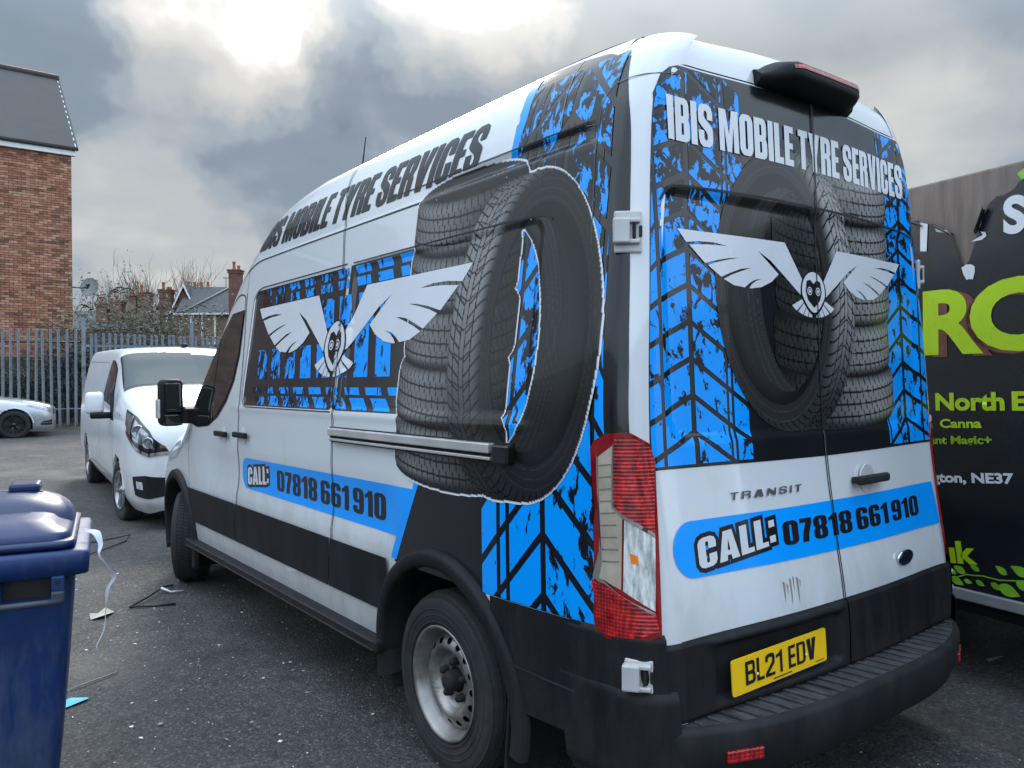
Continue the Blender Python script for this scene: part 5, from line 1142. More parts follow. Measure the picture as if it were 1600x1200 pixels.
box('underbody', (0, 2.7, .34), (1.62, 4.9, .2), 'inner_dark', cv)
pyd('nose_panel', [tuple(p * np.array([s_, 1, 1])) for s_, vs2 in ((-1, np.arange(0, 7.01, .5)), (1, np.arange(6.5, -.01, -.5))) for p in cev(np.full(len(vs2), -.17), vs2)], [tuple(range(29))], 'gloss_black', cv)
box('roof_aerial', (0, 2.35, 2.01), (.07, .17, .05), 'trim_plastic', cv, .02); box('cab_back', (0, 3.05, 1.2), (1.5, .03, 1.2), 'trim_plastic_grey', cv); 
for s in (-.38, .38): box('wiper', (s, 1.12, 1.415), (.62, .02, .02), 'trim_plastic', cv, .004, Matrix.Rotation(R(4 * s), 3, 'Y'))
dxw, dyw = .21, 3.23; a_ = -math.atan2(dxw, dyw)
cv.rotation_euler = (math.atan(.026), 0, a_); cv.location = (0, 0, 0); bpy.context.view_layer.update()
mloc = cv.matrix_world @ Vector((-.86, CW[0], 0)); cv.location = (-.70 - mloc.x + .02, 8.33 - mloc.y, -.03 - mloc.z + .02)

# --- silver saloon at the left edge; nose towards +x in the world
sv = empty('silver_car', (0, 0, 0)); tag(sv, 'silver car with dark alloy wheels by the fence, only its nose in view', 'car')
sst = [
 (0.00, [(.40, .30), (.46, .36), (.48, .48), (.46, .58), (.40, .66), (.28, .70), (.0, .72)]),
 (0.08, [(.64, .20), (.72, .30), (.75, .48), (.73, .62), (.66, .71), (.48, .75), (.0, .77)]),
 (0.25, [(.76, .17), (.84, .28), (.87, .48), (.86, .66), (.79, .76), (.58, .81), (.0, .83)]),
 (0.60, [(.82, .18), (.89, .30), (.915, .50), (.90, .70), (.84, .82), (.62, .89), (.0, .91)]),
 (1.20, [(.84, .20), (.90, .32), (.925, .52), (.915, .74), (.86, .89), (.66, .97), (.0, 1.0)]),
 (1.65, [(.84, .20), (.90, .32), (.925, .52), (.92, .76), (.88, .93), (.70, 1.04), (.0, 1.07)]),
 (2.20, [(.84, .20), (.90, .32), (.925, .52), (.92, .76), (.88, .95), (.66, 1.32), (.0, 1.40)]),
 (2.90, [(.84, .20), (.90, .32), (.925, .52), (.92, .76), (.88, .95), (.62, 1.41), (.0, 1.47)]),
 (3.70, [(.84, .20), (.90, .32), (.925, .52), (.92, .78), (.88, .97), (.62, 1.33), (.0, 1.40)]),
 (4.30, [(.84, .22), (.90, .34), (.92, .54), (.91, .80), (.87, .98), (.68, 1.05), (.0, 1.09)]),
 (4.85, [(.74, .30), (.80, .42), (.82, .58), (.80, .78), (.76, .92), (.56, .97), (.0, 1.0)])]
sev = loft_body(sst, 0, 0); SWY, SR = (.86, 3.74), .335
for sg in (-1, 1):
    body_mesh('body_side', sev, 0, 4.85, 7, 120, 50, 'silver_paint', sv, [(SWY[0], SR, .37), (SWY[1], SR, .37)], sg)
    hl = empty('head_lamp', (0, 0, 0)); hl.parent = sv
    on_body('lamp_lens', sev, [[(.10, 2.75), (.22, 2.95), (.42, 3.20), (.58, 3.45)], [(.10, 3.85), (.26, 3.98), (.46, 3.92), (.62, 3.62)]], .008, 'lamp_chrome', hl, sg)
    on_body('lamp_lens', sev, [[(.015, 2.7), (.06, 2.7)], [(.02, 3.9), (.07, 3.9)]], .010, 'lamp_chrome', hl, sg)
    on_body('bumper_intake', sev, [[(.10, 1.15), (.34, 1.25)], [(.10, 1.75), (.30, 1.60)]], .008, 'gloss_black', sv, sg)
    on_body('bumper_vane', sev, [[(.08, 1.45), (.34, 1.42)], [(.08, 1.52), (.33, 1.48)]], .012, 'chrome', sv, sg)
    on_body('windscreen', sev, [[(1.62, 4.9), (1.58, 6)], [(2.22, 4.98), (2.30, 6)]], .006, 'tinted_glass', sv, sg)
    on_body('side_window', sev, [[(1.9, 4.15), (4.0, 4.15)], [(2.35, 4.85), (3.6, 4.85)]], .006, 'tinted_glass', sv, sg)
    on_body('bonnet_line', sev, [[(.30, 4.12), (1.6, 4.5)], [(.30, 4.16), (1.6, 4.54)]], .004, 'gap_dark', sv, sg)
    on_body('shut_line', sev, [[(1.55, 1.0), (1.55, 4.0)], [(1.56, 1.0), (1.56, 4.0)]], .004, 'gap_dark', sv, sg)
    for cy_ in SWY:
        alloy_wheel(sv, (sg * .80, cy_, SR), SR, .235, .22, 'dark_alloy', 5, sg > 0)
        th = np.linspace(R(-15), R(195), 24); rows = np.array([[(sg * xx, cy_ - math.cos(q) * .37, SR + math.sin(q) * .37) for q in th] for xx in (.89, .5)]); grid('wheel_well', rows, 'inner_dark', sv)
        th = np.linspace(R(5), R(175), 24); rows = np.array([[(sg * xx, cy_ - math.cos(q) * r_, SR + math.sin(q) * r_) for q in th] for xx, r_ in ((.895, .362), (.918, .368), (.918, .385), (.90, .40))]); grid('arch_lip', rows, 'silver_paint', sv)
box('underbody', (0, 2.4, .30), (1.5, 4.3, .2), 'inner_dark', sv)
sv.rotation_euler = (0, 0, R(86)); bpy.context.view_layer.update(); mloc = sv.matrix_world @ Vector((-.80, SWY[0], 0)); sv.location = (-.74 - mloc.x, 20.0 - mloc.y, .285)

# ------------------------------------------------------------------ trailer with torn black wrap
tr = empty('sign_trailer', (1.478, .028, 0), math.atan2(-.18, 1) * -1 * -1)
tag(tr, 'box trailer in torn black vinyl with lime green lettering, right of the van', 'trailer')
tr.rotation_euler = (0, 0, -math.atan2(1.5406 - 1.4784, .3698 - .0280))
# local: the lettered side faces -x, y runs forward along it
Y0, Y1, ZB, ZTp = -1.6, 3.4, .455, 2.535
box('trailer_body', (.95, (Y0 + Y1) / 2, (ZB + ZTp) / 2), (1.88, Y1 - Y0, ZTp - ZB), 'trailer_panel', tr, .012)
box('bottom_rail', (.0, (Y0 + Y1) / 2, ZB - .012), (.05, Y1 - Y0, .055), 'lead_grey', tr, .006); box('chassis', (.9, (Y0 + Y1) / 2, ZB - .08), (1.6, Y1 - Y0 - .1, .10), 'inner_dark', tr)
for y in (.25, .95): alloy_wheel(tr, (1.75, y + .6, .30), .30, .19, .18, 'steel_wheel', 5, True); alloy_wheel(tr, (.30, y + .6, .30), .30, .19, .18, 'steel_wheel', 5, False)
tear = [(Y0, ZB + .02), (Y0, 2.50), (-.30, 2.475), (-.10, 2.455), (-.012, 2.441), (.030, 2.405), (.078, 2.386), (.110, 2.388), (.150, 2.362), (.185, 2.30), (.205, 2.245), (.225, 2.17), (.250, 2.10), (.272, 2.077), (.296, 2.098), (.303, 2.13), (.318, 2.18), (.330, 2.245), (.36, 2.262), (.40, 2.285), (.44, 2.314), (.50, 2.325), (.55, 2.351), (.64, 2.33), (.8, 2.36), (1.2, 2.34), (Y1, 2.37), (Y1, ZB + .02)]
rt = random.Random(5); jag = []
for (a0, b0), (a1, b1) in zip(tear, tear[1:] + tear[:1]):
    jag.append((a0, b0))
    if min(b0, b1) > 1.5 and a1 > -1.2 and a0 < 2.2:
        for q in np.linspace(0, 1, max(2, int(math.hypot(a1 - a0, b1 - b0) / .018)))[1:-1]: jag.append((a0 + (a1 - a0) * q + rt.gauss(0, .003), b0 + (b1 - b0) * q + rt.gauss(0, .007)))
bm = flat_mesh([[jag]], .1, .1)
for v in bm.verts:
    k = v.co.y; v.co = (-.006 - .0015 * math.sin(v.co.x * 9) * math.sin(k * 7), v.co.x, k)
bm_obj('vinyl_wrap', bm, 'trailer_wrap', tr, True)
for (ya, za), (yb2, zb2), rad in (((.205, 2.245), (.160, 2.355), .020), ((.345, 2.255), (.43, 2.308), .010), ((.50, 2.326), (.56, 2.352), .012)):   # curled flaps
    rows = []
    for q in np.linspace(0, 1, 10):
        a = q * 3.9; rows.append([(-.008 - rad * (1 - math.cos(a)), ya + (yb2 - ya) * s_ - .006 * q, za + (zb2 - za) * s_ - rad * math.sin(a) - .012 * q) for s_ in np.linspace(0, 1, 7)])
    grid('torn_flap', np.array(rows), 'trailer_wrap', tr)
TS = Matrix(((0, 0, -1, 0), (-1, 0, 0, 0), (0, 1, 0, 0), (0, 0, 0, 1)))       # text x -> -y, text y -> z, facing -x
def sign_text(name, txt, y, z, size, material, lift, bold, sx=1.0, align='LEFT', rot=0.0):
    return font_mesh(name, txt, size, material, tr, Matrix.Translation((-lift, y, z)) @ TS @ Matrix.Rotation(R(rot), 4, 'Z'), bold, 0, 0, sx, align)
def sign_poly(name, polys, material, lift):
    bm = flat_mesh(polys, 0, 0)
    for v in bm.verts: v.co = (-lift, v.co.x, v.co.y)
    return bm_obj(name, bm, material, tr)
sign_text('lettering_shadow', 'R', .470, 1.640, .445, 'shadow_brown', .0105, .012, 1.15); sign_text('lettering_shadow', 'O', .275, 1.650, .455, 'shadow_brown', .0105, .014, 1.3)
sign_text('lime_lettering', 'R', .520, 1.655, .440, 'lime', .0120, .016, 1.15); sign_text('lime_lettering', 'O', .250, 1.665, .450, 'lime', .0120, .018, 1.3)
sign_text('white_lettering', 'S', .078, 2.205, .230, 'sign_white', .0115, .010, .95)
sign_text('lime_lettering', 'North', .436, 1.358, .118, 'lime', .0115, .0045, 1.20, rot=1.6); sign_text('lime_lettering', 'East', .048, 1.369, .118, 'lime', .0115, .0050, 1.32, rot=1.6)
sign_text('small_lettering', 'Canna', .409, 1.268, .060, 'lime', .0115, .0020, 1.42, rot=2.5)
sign_text('small_lettering', 'Plant Magic+', .521, 1.178, .055, 'lime_dark', .0115, .0020, 1.36, rot=3.6)
sign_text('white_lettering', 'Washington, NE37', .725, .962, .066, 'sign_white', .0115, .0026, 1.36, rot=5.0)
sign_text('lime_lettering', '.uk', .450, .578, .145, 'lime', .0115, .0060, 1.25, rot=8.0)
sign_poly('torn_letter', [[[(.512, 2.335), (.469, 2.318), (.477, 2.178), (.513, 2.184)]]], 'sign_white', .0115)
sign_poly('torn_letter', [[[(.430, 2.290), (.400, 2.275), (.365, 2.270), (.345, 2.245), (.38, 2.258), (.42, 2.270)]]], 'sign_white', .0115)
sign_poly('torn_letter', [[[(.288, 2.068), (.262, 2.082), (.236, 2.078), (.220, 2.066), (.219, 2.040), (.230, 2.004), (.250, 2.008), (.262, 2.004), (.276, 2.03)]]], 'sign_white', .0115)
sign_poly('torn_letter', [[[(.190, 2.232), (.165, 2.225), (.160, 2.205), (.185, 2.190), (.236, 2.190), (.200, 2.205), (.178, 2.213)]]], 'sign_white', .0115)
# printed vine along the foot
vine = [(.385, .500), (.350, .512), (.31, .527), (.27, .545), (.23, .548), (.19, .555), (.15, .553), (.11, .552), (.06, .560), (.0, .572), (-.08, .575), (-.2, .585)]
bm = bmesh.new()
for (a, b_), (c, d) in zip(vine[:-1], vine[1:]):
    bm.faces.new([bm.verts.new(p) for p in ((-.0112, a, b_ - .003), (-.0112, c, d - .003), (-.0112, c, d + .003), (-.0112, a, b_ + .003))])
bm_obj('vine_print', bm, 'leaf_print', tr)
for (y, z), L_, a in (((.355, .515), .075, 200), ((.325, .535), .05, 30), ((.285, .515), .045, 190), ((.275, .55), .07, 20), ((.225, .525), .05, 200), ((.205, .575), .055, 25), ((.150, .530), .06, 205), ((.115, .525), .11, 195), ((.07, .585), .065, 30), ((.03, .56), .08, 200), ((-.03, .60), .09, 20), ((-.06, .54), .09, 200), ((-.14, .60), .09, 10)):
    ca, sa = math.cos(R(a)), math.sin(R(a)); pts = []
    for q in np.linspace(0, 1, 9): pts.append((q * L_, .26 * L_ * math.sin(math.pi * q ** .8)))
    pts = pts + [(p[0], -p[1]) for p in pts[-2:0:-1]]
    sign_poly('leaf_print', [[[(y - (p[0] * ca - p[1] * sa) * -1, z + p[0] * sa + p[1] * ca) for p in pts]]], 'leaf_print', .0118)
sign_poly('leaf_print', [[[(.012, 2.47), (-.02, 2.49), (-.06, 2.475), (-.04, 2.445), (-.005, 2.44)]]], 'leaf_print', .0118)
# ------------------------------------------------------------------ steel palisade fence
fe = empty('palisade_fence', (1.03, 22.05, float(gz(22.0)))); tag(fe, 'galvanised steel palisade fence with pointed pales running behind the parked vehicles', 'fence')
def pale_mesh(h):
    sec = [(-.036, 0), (-.022, -.020), (0, -.006), (.022, -.020), (.036, 0)]; vs_, fs = [], []
    for z, k in ((0, 1), (h - .14, 1), (h - .06, .95)):
        for x, y in sec: vs_.append((x * k, y, z))
    n = 5
    for i in range(2):
        for j in range(4): fs.append((i * n + j, i * n + j + 1, (i + 1) * n + j + 1, (i + 1) * n + j))
    b0 = 2 * n; tips = [(-.030, .006, h - .01), (0, -.014, h), (.030, .006, h - .01)]
    t0 = len(vs_); vs_ += tips; fs += [(b0, b0 + 1, t0), (b0 + 1, t0 + 1, t0), (b0 + 1, b0 + 2, t0 + 1), (b0 + 2, b0 + 3, t0 + 1), (b0 + 3, t0 + 2, t0 + 1), (b0 + 3, b0 + 4, t0 + 2)]
    me = bpy.data.meshes.new('pale'); me.from_pydata(vs_, [], fs); me.update(); me.materials.append(MATS['galv_steel']); return me
pm = pale_mesh(2.62)
def put_pale(x, y, z, rz):
    o = bpy.data.objects.new('pale', pm); COL.objects.link(o); o.parent = fe; o.location = (x, y, z); o.rotation_euler = (R(random.uniform(-.6, .6)), R(random.uniform(-.7, .7)), rz)
for k in range(17): put_pale(-.20 - k * .1745, .0 + k * .062, random.uniform(-.015, .015), R(-20))
for k in range(27): put_pale(.16 + k * .150, -.02 + k * .002, -.10 + random.uniform(-.015, .015), 0)
for z in (2.28, .52):
    tube('fence_rail', [(-3.1, 1.14, z), (-.05, .03, z)], .022, 'trim_plastic_grey' if z > 2 else 'galv_steel', fe, 4)
    box('fence_rail', (2.2, .035, z - .10), (4.3, .04, .06), 'galv_steel', fe, .004)
for x, y in ((0, 0.05), (-2.9, 1.06), (2.75, .06)): box('fence_post', (x, y + .02, 1.45), (.10, .06, 2.9), 'galv_steel', fe, .006)
# verge under the fence
vg = []
Xv, Yv = np.meshgrid(np.linspace(-4, 8, 90), np.linspace(21.5, 26.5, 26), indexing='ij'); Zv = gz(Yv) + .10 * sstep(21.55, 22.1, Yv) + .05 * np.sin(Xv * 5.1) * np.sin(Yv * 6.3) * sstep(21.55, 22, Yv) - .01
v_ = grid('verge', np.stack([Xv, Yv, Zv], -1), 'leaf_dark'); tag(v_, kind='structure')
bm = bmesh.new()
for _ in range(2600):
    x, y = random.uniform(-3.5, 6), random.triangular(21.55, 24, 21.9); z = float(gz(y)) + .07; h = random.uniform(.05, .16); a = random.uniform(0, 6.28); d = Vector((math.cos(a) * .012, math.sin(a) * .012, 0)); l_ = Vector((random.uniform(-.05, .05), random.uniform(-.05, .05), h)); p = Vector((x, y, z))
    bm.faces.new([bm.verts.new(q) for q in (p - d, p + d, p + l_)])
g_ = bm_obj('grass', bm, 'grass'); tag(g_, 'rough grass and weeds along the foot of the fence', 'grass', kind='stuff')

# ------------------------------------------------------------------ weathered timber fence behind it
tf = empty('timber_fence', (0, 24.6, .55)); tag(tf, 'dark weathered timber board fence behind the steel pales', 'fence')
for k in range(26): box('board', (-2.2 + k * .150, random.uniform(-.008, .008), .85 + random.uniform(-.02, .02)), (.142, .022, 1.72), 'old_timber', tf)
box('cap_rail', (-.3, 0, 1.75), (4.0, .09, .05), 'old_timber', tf); box('cross_rail', (-.3, -.05, .55), (4.0, .06, .10), 'old_timber', tf); box('gravel_board', (-.3, .03, .05), (4.0, .05, .25), 'old_timber', tf)

# ------------------------------------------------------------------ brick house at the left
ho = empty('brick_house', (1.47, 26.8, .5)); tag(ho, 'tall red brick house with a grey tiled roof at the left edge', 'house')
HX0, HZ = -16.0, 8.25
prism('wall', [(HX0, 0), (-.0, 0), (0, HZ), (HX0, HZ)], .25, 'mortar', ho, 'xz', .018)
prism('gable_wall', [(.26, 0), (6.6, 0), (6.6, HZ), (3.45, HZ + 3.05), (.26, HZ)], -.25, 'far_brick', ho, 'yz', -.02)
bl_, bh, j_ = .215, .065, .010
bme = bpy.data.meshes.new('brick'); bb = bmesh.new(); bm_box(bb, (bl_ / 2, 0, bh / 2), (bl_, .04, bh), .004, None, 1); bb.to_mesh(bme); bb.free(); bme.materials.append(MATS['brick'])
RV, RF = [], []; cnt = 0; courses = int(HZ / (bh + j_))
for c in range(courses):
    z = c * (bh + j_) + .005; off = (c % 2) * (bl_ + j_) / 2; x = -.003 - bl_ + off * 0
    xs2 = []; xr = -.002
    if c % 2: xs2.append((-.002 - .1025, .1025)); xr = -.002 - .1025 - j_
    while xr > -2.35: xs2.append((xr - bl_, bl_)); xr -= bl_ + j_
    for x0_, L_ in xs2:
        if L_ == bl_ and 32 <= c < 66 and cnt < 300 and x0_ > -2.05:
            o = bpy.data.objects.new('brick', bme); COL.objects.link(o); o.parent = ho; o.location = (x0_, random.uniform(-.003, .002), z); cnt += 1
        else:
            b0 = len(RV); yo = random.uniform(-.003, .002); RV += [(x0_ + dx * L_, yo + dy * .02, z + dz * bh) for dx in (0, 1) for dy in (-1, 1) for dz in (0, 1)]; RF += [tuple(b0 + q for q in f) for f in ((0, 1, 3, 2), (4, 6, 7, 5), (0, 4, 5, 1), (2, 3, 7, 6), (1, 5, 7, 3), (0, 2, 6, 4))]
o = pyd('brickwork', RV, RF, 'brick', ho); o['kind'] = 'stuff'
prism('wall_beyond', [(HX0, 0), (-2.37, 0), (-2.37, HZ), (HX0, HZ)], .03, 'far_brick', ho, 'xz', -.012)
# eaves, gutter, tile courses
box('fascia', (HX0 / 2 + .04, -.16, HZ + .05), (-HX0 + .12, .03, .22), 'white_upvc', ho); box('soffit', (HX0 / 2 + .04, -.07, HZ - .04), (-HX0 + .10, .18, .02), 'white_upvc', ho)
tube('gutter', [(HX0, -.22, HZ + .14), (.16, -.22, HZ + .14)], .055, 'trim_plastic_grey', ho, 8)
run, rise = 3.72, 3.28; nt_ = 13
for k in range(nt_):
    q0, q1 = k / nt_, (k + 1) / nt_; ang = math.atan2(rise, run); L_ = math.hypot(run, rise) / nt_ + .05
    p = ((HX0 + .10) / 2, -.24 + run * (q0 + q1) / 2, HZ + .20 + rise * (q0 + q1) / 2)
    xr_ = .10
    bm = bmesh.new(); bm_box(bm, (0, 0, 0), (-HX0 + .22, L_, .028), .003, Matrix.Rotation(ang + .035, 3, 'X'), 1); bmesh.ops.translate(bm, vec=p, verts=bm.verts); bm_obj('tile_course', bm, 'roof_tile', ho)
tube('ridge_tile', [(HX0, 3.46, HZ + rise + .22), (.14, 3.46, HZ + rise + .22)], .11, 'roof_tile', ho, 10)
prism('roof_back', [(3.46, HZ + rise + .18), (7.2, HZ + .15), (7.2, HZ + .10), (3.46, HZ + rise + .10)], HX0, 'roof_tile', ho, 'yz', .12)
prism('barge_board', [(-.24, HZ + .06), (3.46, HZ + rise + .04), (3.46, HZ + rise + .20), (-.24, HZ + .22)], .025, 'white_upvc', ho, 'yz', .075)

# satellite dish on the corner of the house
di = empty('satellite_dish', (1.92, 26.60, 4.62)); tag(di, 'grey satellite dish on a bracket at the corner of the brick house', 'satellite dish')
o = lathe('dish_bowl', [(0, .055), (.10, .050), (.20, .030), (.27, .008), (.30, -.010), (.302, -.004), (.27, .014), (.10, .058), (0, .062)], 32, 'dish_grey', di, 'y'); o.scale = (.92, 1, 1.02); o.rotation_euler = (R(-14), 0, R(-30))
tube('dish_arm', [(.0, .05, -.20), (.20, -.20, -.28), (.34, -.34, -.26)], .014, 'trim_plastic_grey', di); box('receiver_head', (.36, -.37, -.24), (.07, .10, .08), 'dish_grey', di, .02)
tube('wall_bracket', [(-.44, .22, -.02), (-.20, .12, -.04), (0, .07, .0)], .022, 'trim_plastic', di); box('bracket_plate', (-.02, .09, .0), (.12, .05, .20), 'trim_plastic', di, .01)

# ------------------------------------------------------------------ houses further back
def chimney(name, x, y, z0, z1, w, d, label, pots, tilt=0, mt='far_brick'):
    c = empty(name, (x, y, z0), R(tilt)); tag(c, label, 'chimney', 'chimney stacks above the far roofs'); h = z1 - z0
    box('stack', (0, 0, h / 2), (w, d, h), mt, c); box('stack_cap', (0, 0, h - .12), (w + .10, d + .10, .10), mt, c); box('stack_cap', (0, 0, h), (w + .16, d + .16, .08), mt, c)
    for q, ph in pots: lathe('chimney_pot', [(.10, 0), (.085, ph * .5), (.08, ph), (.10, ph + .02), (.10, ph + .08), (.06, ph + .08), (.05, 0)], 10, 'clay_pot', c, 'z', (q * w, 0, h))
    return c
def far_house(name, x, y, rz, w, d, eave, ridge, label, mt, z0=.5, barge=True, wins=()):
    """gable end faces local -y"""
    h = empty(name, (x, y, z0), R(rz)); tag(h, label, 'house')
    prism('wall', [(-w / 2, 0), (w / 2, 0), (w / 2, eave), (0, ridge - .08), (-w / 2, eave)], d, mt, h, 'xz', 0)
    k = (ridge - eave) / (w / 2)
    for s in (-1, 1):
        prism('roof', [(0, ridge), (s * (w / 2 + .25), eave - .25 * k), (s * (w / 2 + .25), eave - .25 * k + .10), (0, ridge + .10)], d + .3, 'slate', h, 'xz', -.15)
        if barge: prism('barge_board', [(0, ridge - .10), (s * (w / 2 + .25), eave - .25 * k - .14), (s * (w / 2 + .25), eave - .25 * k + .05), (0, ridge + .10)], .05, 'white_upvc', h, 'xz', -.21)
    for (a, z, ww, hh) in wins:
        f_ = box('window', (a, -.02, z), (ww, .06, hh), 'white_upvc', h); box('pane', (a, -.056, z), (ww - .14, .02, hh - .14), 'tinted_glass', h)
    return h
hA = far_house('slate_house', 10.62, 48.6, -37, 1.6, 6.0, 5.35, 6.98, 'far brick house with a white-edged gable and slate roof beside the van cab', 'far_brick_dark')
# cross wing with a long slate slope
wv = empty('slate_cross_wing', (10.65, 48.75, .5), R(-37)); tag(wv, 'long slate-roofed brick wing joined to the right of the gabled house', 'house')
box('wall', (3.2, .8, 2.6), (6.2, 4.0, 5.2), 'far_brick', wv)
prism('roof', [(-1.45, 5.15), (.6, 6.95), (2.6, 5.15)], 6.6, 'slate', wv, 'yz', .0)
for x in (.9, 1.55, 2.3): box('down_pipe', (x, -1.26, 3.7), (.10, .08, 2.8), 'white_upvc', wv)
box('gutter', (3.2, -1.45, 5.14), (6.5, .10, .10), 'white_upvc', wv)
tube('valley_flashing', [(.45, -1.45, 5.25), (2.55, .45, 6.90)], .05, 'lead_grey', wv, 4)
for x in (.5, .9, 1.3, 1.7): lathe('ridge_pot', [(.10, 0), (.08, .3), (.10, .36)], 8, 'clay_pot', wv, 'z', (x - .5, .6, 6.9))
tube('tv_aerial', [(2.3, .6, 6.9), (2.3, .6, 7.55)], .02, 'trim_plastic', wv, 4); tube('tv_aerial', [(2.1, .6, 7.5), (2.6, .6, 7.5)], .02, 'trim_plastic', wv, 4)
chimney('chimney_stack', 12.45, 44.8, 5.2, 8.05, .62, .62, 'tall brick chimney stack with one pot right beside the van cab', ((-.15, .45), (.28, .22)), -37, 'far_brick_dark')
hB = far_house('gabled_house', 10.6, 53.8, -37, 1.5, 5, 5.1, 6.75, 'far gabled house with white edging half hidden by the bushes', 'far_brick_dark')
for n_, (x, y, z1, w, lab, pots) in enumerate(((6.75, 51.6, 6.36, .62, 'short chimney stack nearest the satellite dish', ((-.2, .3),)), (7.44, 51.1, 6.51, .62, 'second chimney stack from the satellite dish', ((-.15, .32),)), (8.2, 50.5, 6.81, .50, 'narrow chimney stack left of the middle bush', ((-.2, .25),)), (8.75, 50.1, 7.03, .66, 'broad chimney stack rising behind the drooping seed heads', ((-.3, .42), (.2, .15)))))  :
    chimney('chimney_stack', x, y, 4.2, z1, w, .6, lab, pots, -37)
chimney('chimney_stack', 9.80, 49.4, 4.4, 7.2, .66, .6, 'chimney stack left of the white-edged slate gable', ((-.3, .42), (.15, .12), (.32, .12)), -37, 'far_brick_dark')
rw = empty('terrace_roof_row', (7.9, 52.2, .5), R(-37)); tag(rw, 'low row of slate terrace roofs behind the bushes', 'house'); box('wall', (0, 0, 2.2), (9, 4, 4.4), 'far_brick_dark', rw); prism('roof', [(-2.2, 4.3), (0, 5.6), (2.2, 4.3)], 9.2, 'slate', rw, 'yz', -4.6)

# ------------------------------------------------------------------ bare trees and bushes
def grow_branch(out, p, d, L_, r, depth, spread, up, leaves=None, leafp=0):
    n = 4; pts = [p]; q = p.copy(); dd = d.copy()
    for i in range(n):
        dd = (dd + Vector((random.gauss(0, .16), random.gauss(0, .16), random.gauss(0, .10) + up * .12))).normalized(); q = q + dd * (L_ / n); pts.append(q.copy())
        if leaves is not None and depth <= 1:
            for _ in range(leafp): leaves.append(q + Vector((random.gauss(0, .08), random.gauss(0, .08), random.gauss(0, .08))))
    out.append((pts, [r * (1 - .6 * i / n) for i in range(n + 1)]))
    if depth > 0:
        for _ in range(random.randint(3, 4)):
            k = random.randint(1, n); a = random.uniform(0, 6.28); side = Vector((math.cos(a), math.sin(a), random.uniform(-.1, .5))).normalized()
            grow_branch(out, pts[k], (dd * (1 - spread) + side * spread).normalized(), L_ * random.uniform(.45, .72), r * .5, depth - 1, spread, up, leaves, leafp)
def tubes_mesh(name, brs, material, parent, n=4):
    V_, F_ = [], []
    for pts, rd in brs:
        v_, f_ = tube_arrays(pts, rd, n); b0 = len(V_); V_ += v_; F_ += [tuple(i + b0 for i in f) for f in f_]
    return pyd(name, V_, F_, material, parent)
def leaf_mesh(name, cs, size, material, parent, droop=0.0):
    V_, F_ = [], []
    for c in cs:
        d = Vector((random.gauss(0, 1), random.gauss(0, 1), random.gauss(-droop, .6))).normalized(); s = d.cross(Vector((random.gauss(0, 1), random.gauss(0, 1), random.gauss(0, 1)))).normalized(); L_ = size * random.uniform(.6, 1.4); b0 = len(V_)
        V_ += [c, c + d * L_ * .5 + s * L_ * .17, c + d * L_, c + d * L_ * .5 - s * L_ * .17]; F_.append((b0, b0 + 1, b0 + 2, b0 + 3))
    return pyd(name, V_, F_, material, parent)
def bare_tree(x, y, z, h, label, n=3):
    t = empty('bare_tree', (x, y, z)); tag(t, label, 'tree', 'bare trees against the sky'); br = []
    grow_branch(br, Vector((0, 0, 0)), Vector((0, 0, 1)), h * .55, .10, 0, .3, 1.0)
    for _ in range(20):
        zz = random.uniform(.25, .95) * h * .55; a = random.uniform(0, 6.28); grow_branch(br, Vector((0, 0, zz)), Vector((math.cos(a) * .35, math.sin(a) * .35, 1)).normalized(), (h - zz) * random.uniform(.45, .75), .045, 2, .28, 1.2)
    tubes_mesh('trunk', br[:1], 'bark', t, 6); tubes_mesh('crown', br[1:], 'twig', t, 3)
bare_tree(12.9, 74.5, 3.5, 8.0, 'tall thin bare tree above the broad chimney stack'); bare_tree(13.7, 73.8, 3.5, 7.6, 'slightly shorter bare tree just right of the tallest one'); bare_tree(16.7, 71.7, 3.5, 8.5, 'tall bare tree rising behind the slate gable'); bare_tree(17.6, 71.2, 3.5, 8.0, 'bare tree right of the one behind the slate gable')
bare_tree(8.2, 60, 1.5, 6.4, 'faint low bare tree near the satellite dish'); bare_tree(9.3, 60, 1.5, 6.6, 'faint low bare tree between dish and tall tree')
def bush(x, y, z, h, w, label, lm, nb, leafp, seeds=0, group='scrub bushes behind the steel fence', lsize=.11):
    t = empty('bush', (x, y, z)); tag(t, label, 'bush', group); br, lv = [], []
    for _ in range(nb):
        a = random.uniform(0, 6.28); q = random.uniform(.1, .55); grow_branch(br, Vector((random.gauss(0, w * .22), random.gauss(0, .25), 0)), Vector((math.cos(a) * q * w / h, math.sin(a) * q * .6, 1)).normalized(), h * random.uniform(.4, .68), .016, 2, .42, .5, lv, leafp)
    tubes_mesh('stem', br, 'twig', t, 3); leaf_mesh('foliage', lv, lsize, lm, t, .5)
    for _ in range(seeds):                                          # arching dried flower spikes
        pts, rd = random.choice(br); p = Vector((random.gauss(0, w * .32), random.gauss(0, .3), h * random.uniform(.80, 1.02))); s = random.choice((-1, 1)); L_ = random.uniform(.22, .38)
        tube('seed_spike', [p + Vector((s * -.25 * L_, 0, -.9 * L_)), p + Vector((0, 0, 0)), p + Vector((s * .35 * L_, 0, .16 * L_)), p + Vector((s * .75 * L_, 0, .10 * L_)), p + Vector((s * 1.05 * L_, 0, -.16 * L_))], [.006, .008, .020, .022, .006], 'seed_head', t, 4)
bush(2.0, 25.3, .6, 3.7, 1.1, 'leggy olive bush below the satellite dish', 'leaf_olive', 24, 2, 4)
bush(3.0, 24.6, .6, 4.0, 1.3, 'tallest bush with arching dried seed heads', 'leaf_olive', 30, 2, 12)
bush(4.0, 24.0, .6, 3.3, 1.3, 'lower bush in front of the slate gable', 'leaf_olive', 26, 2, 6)
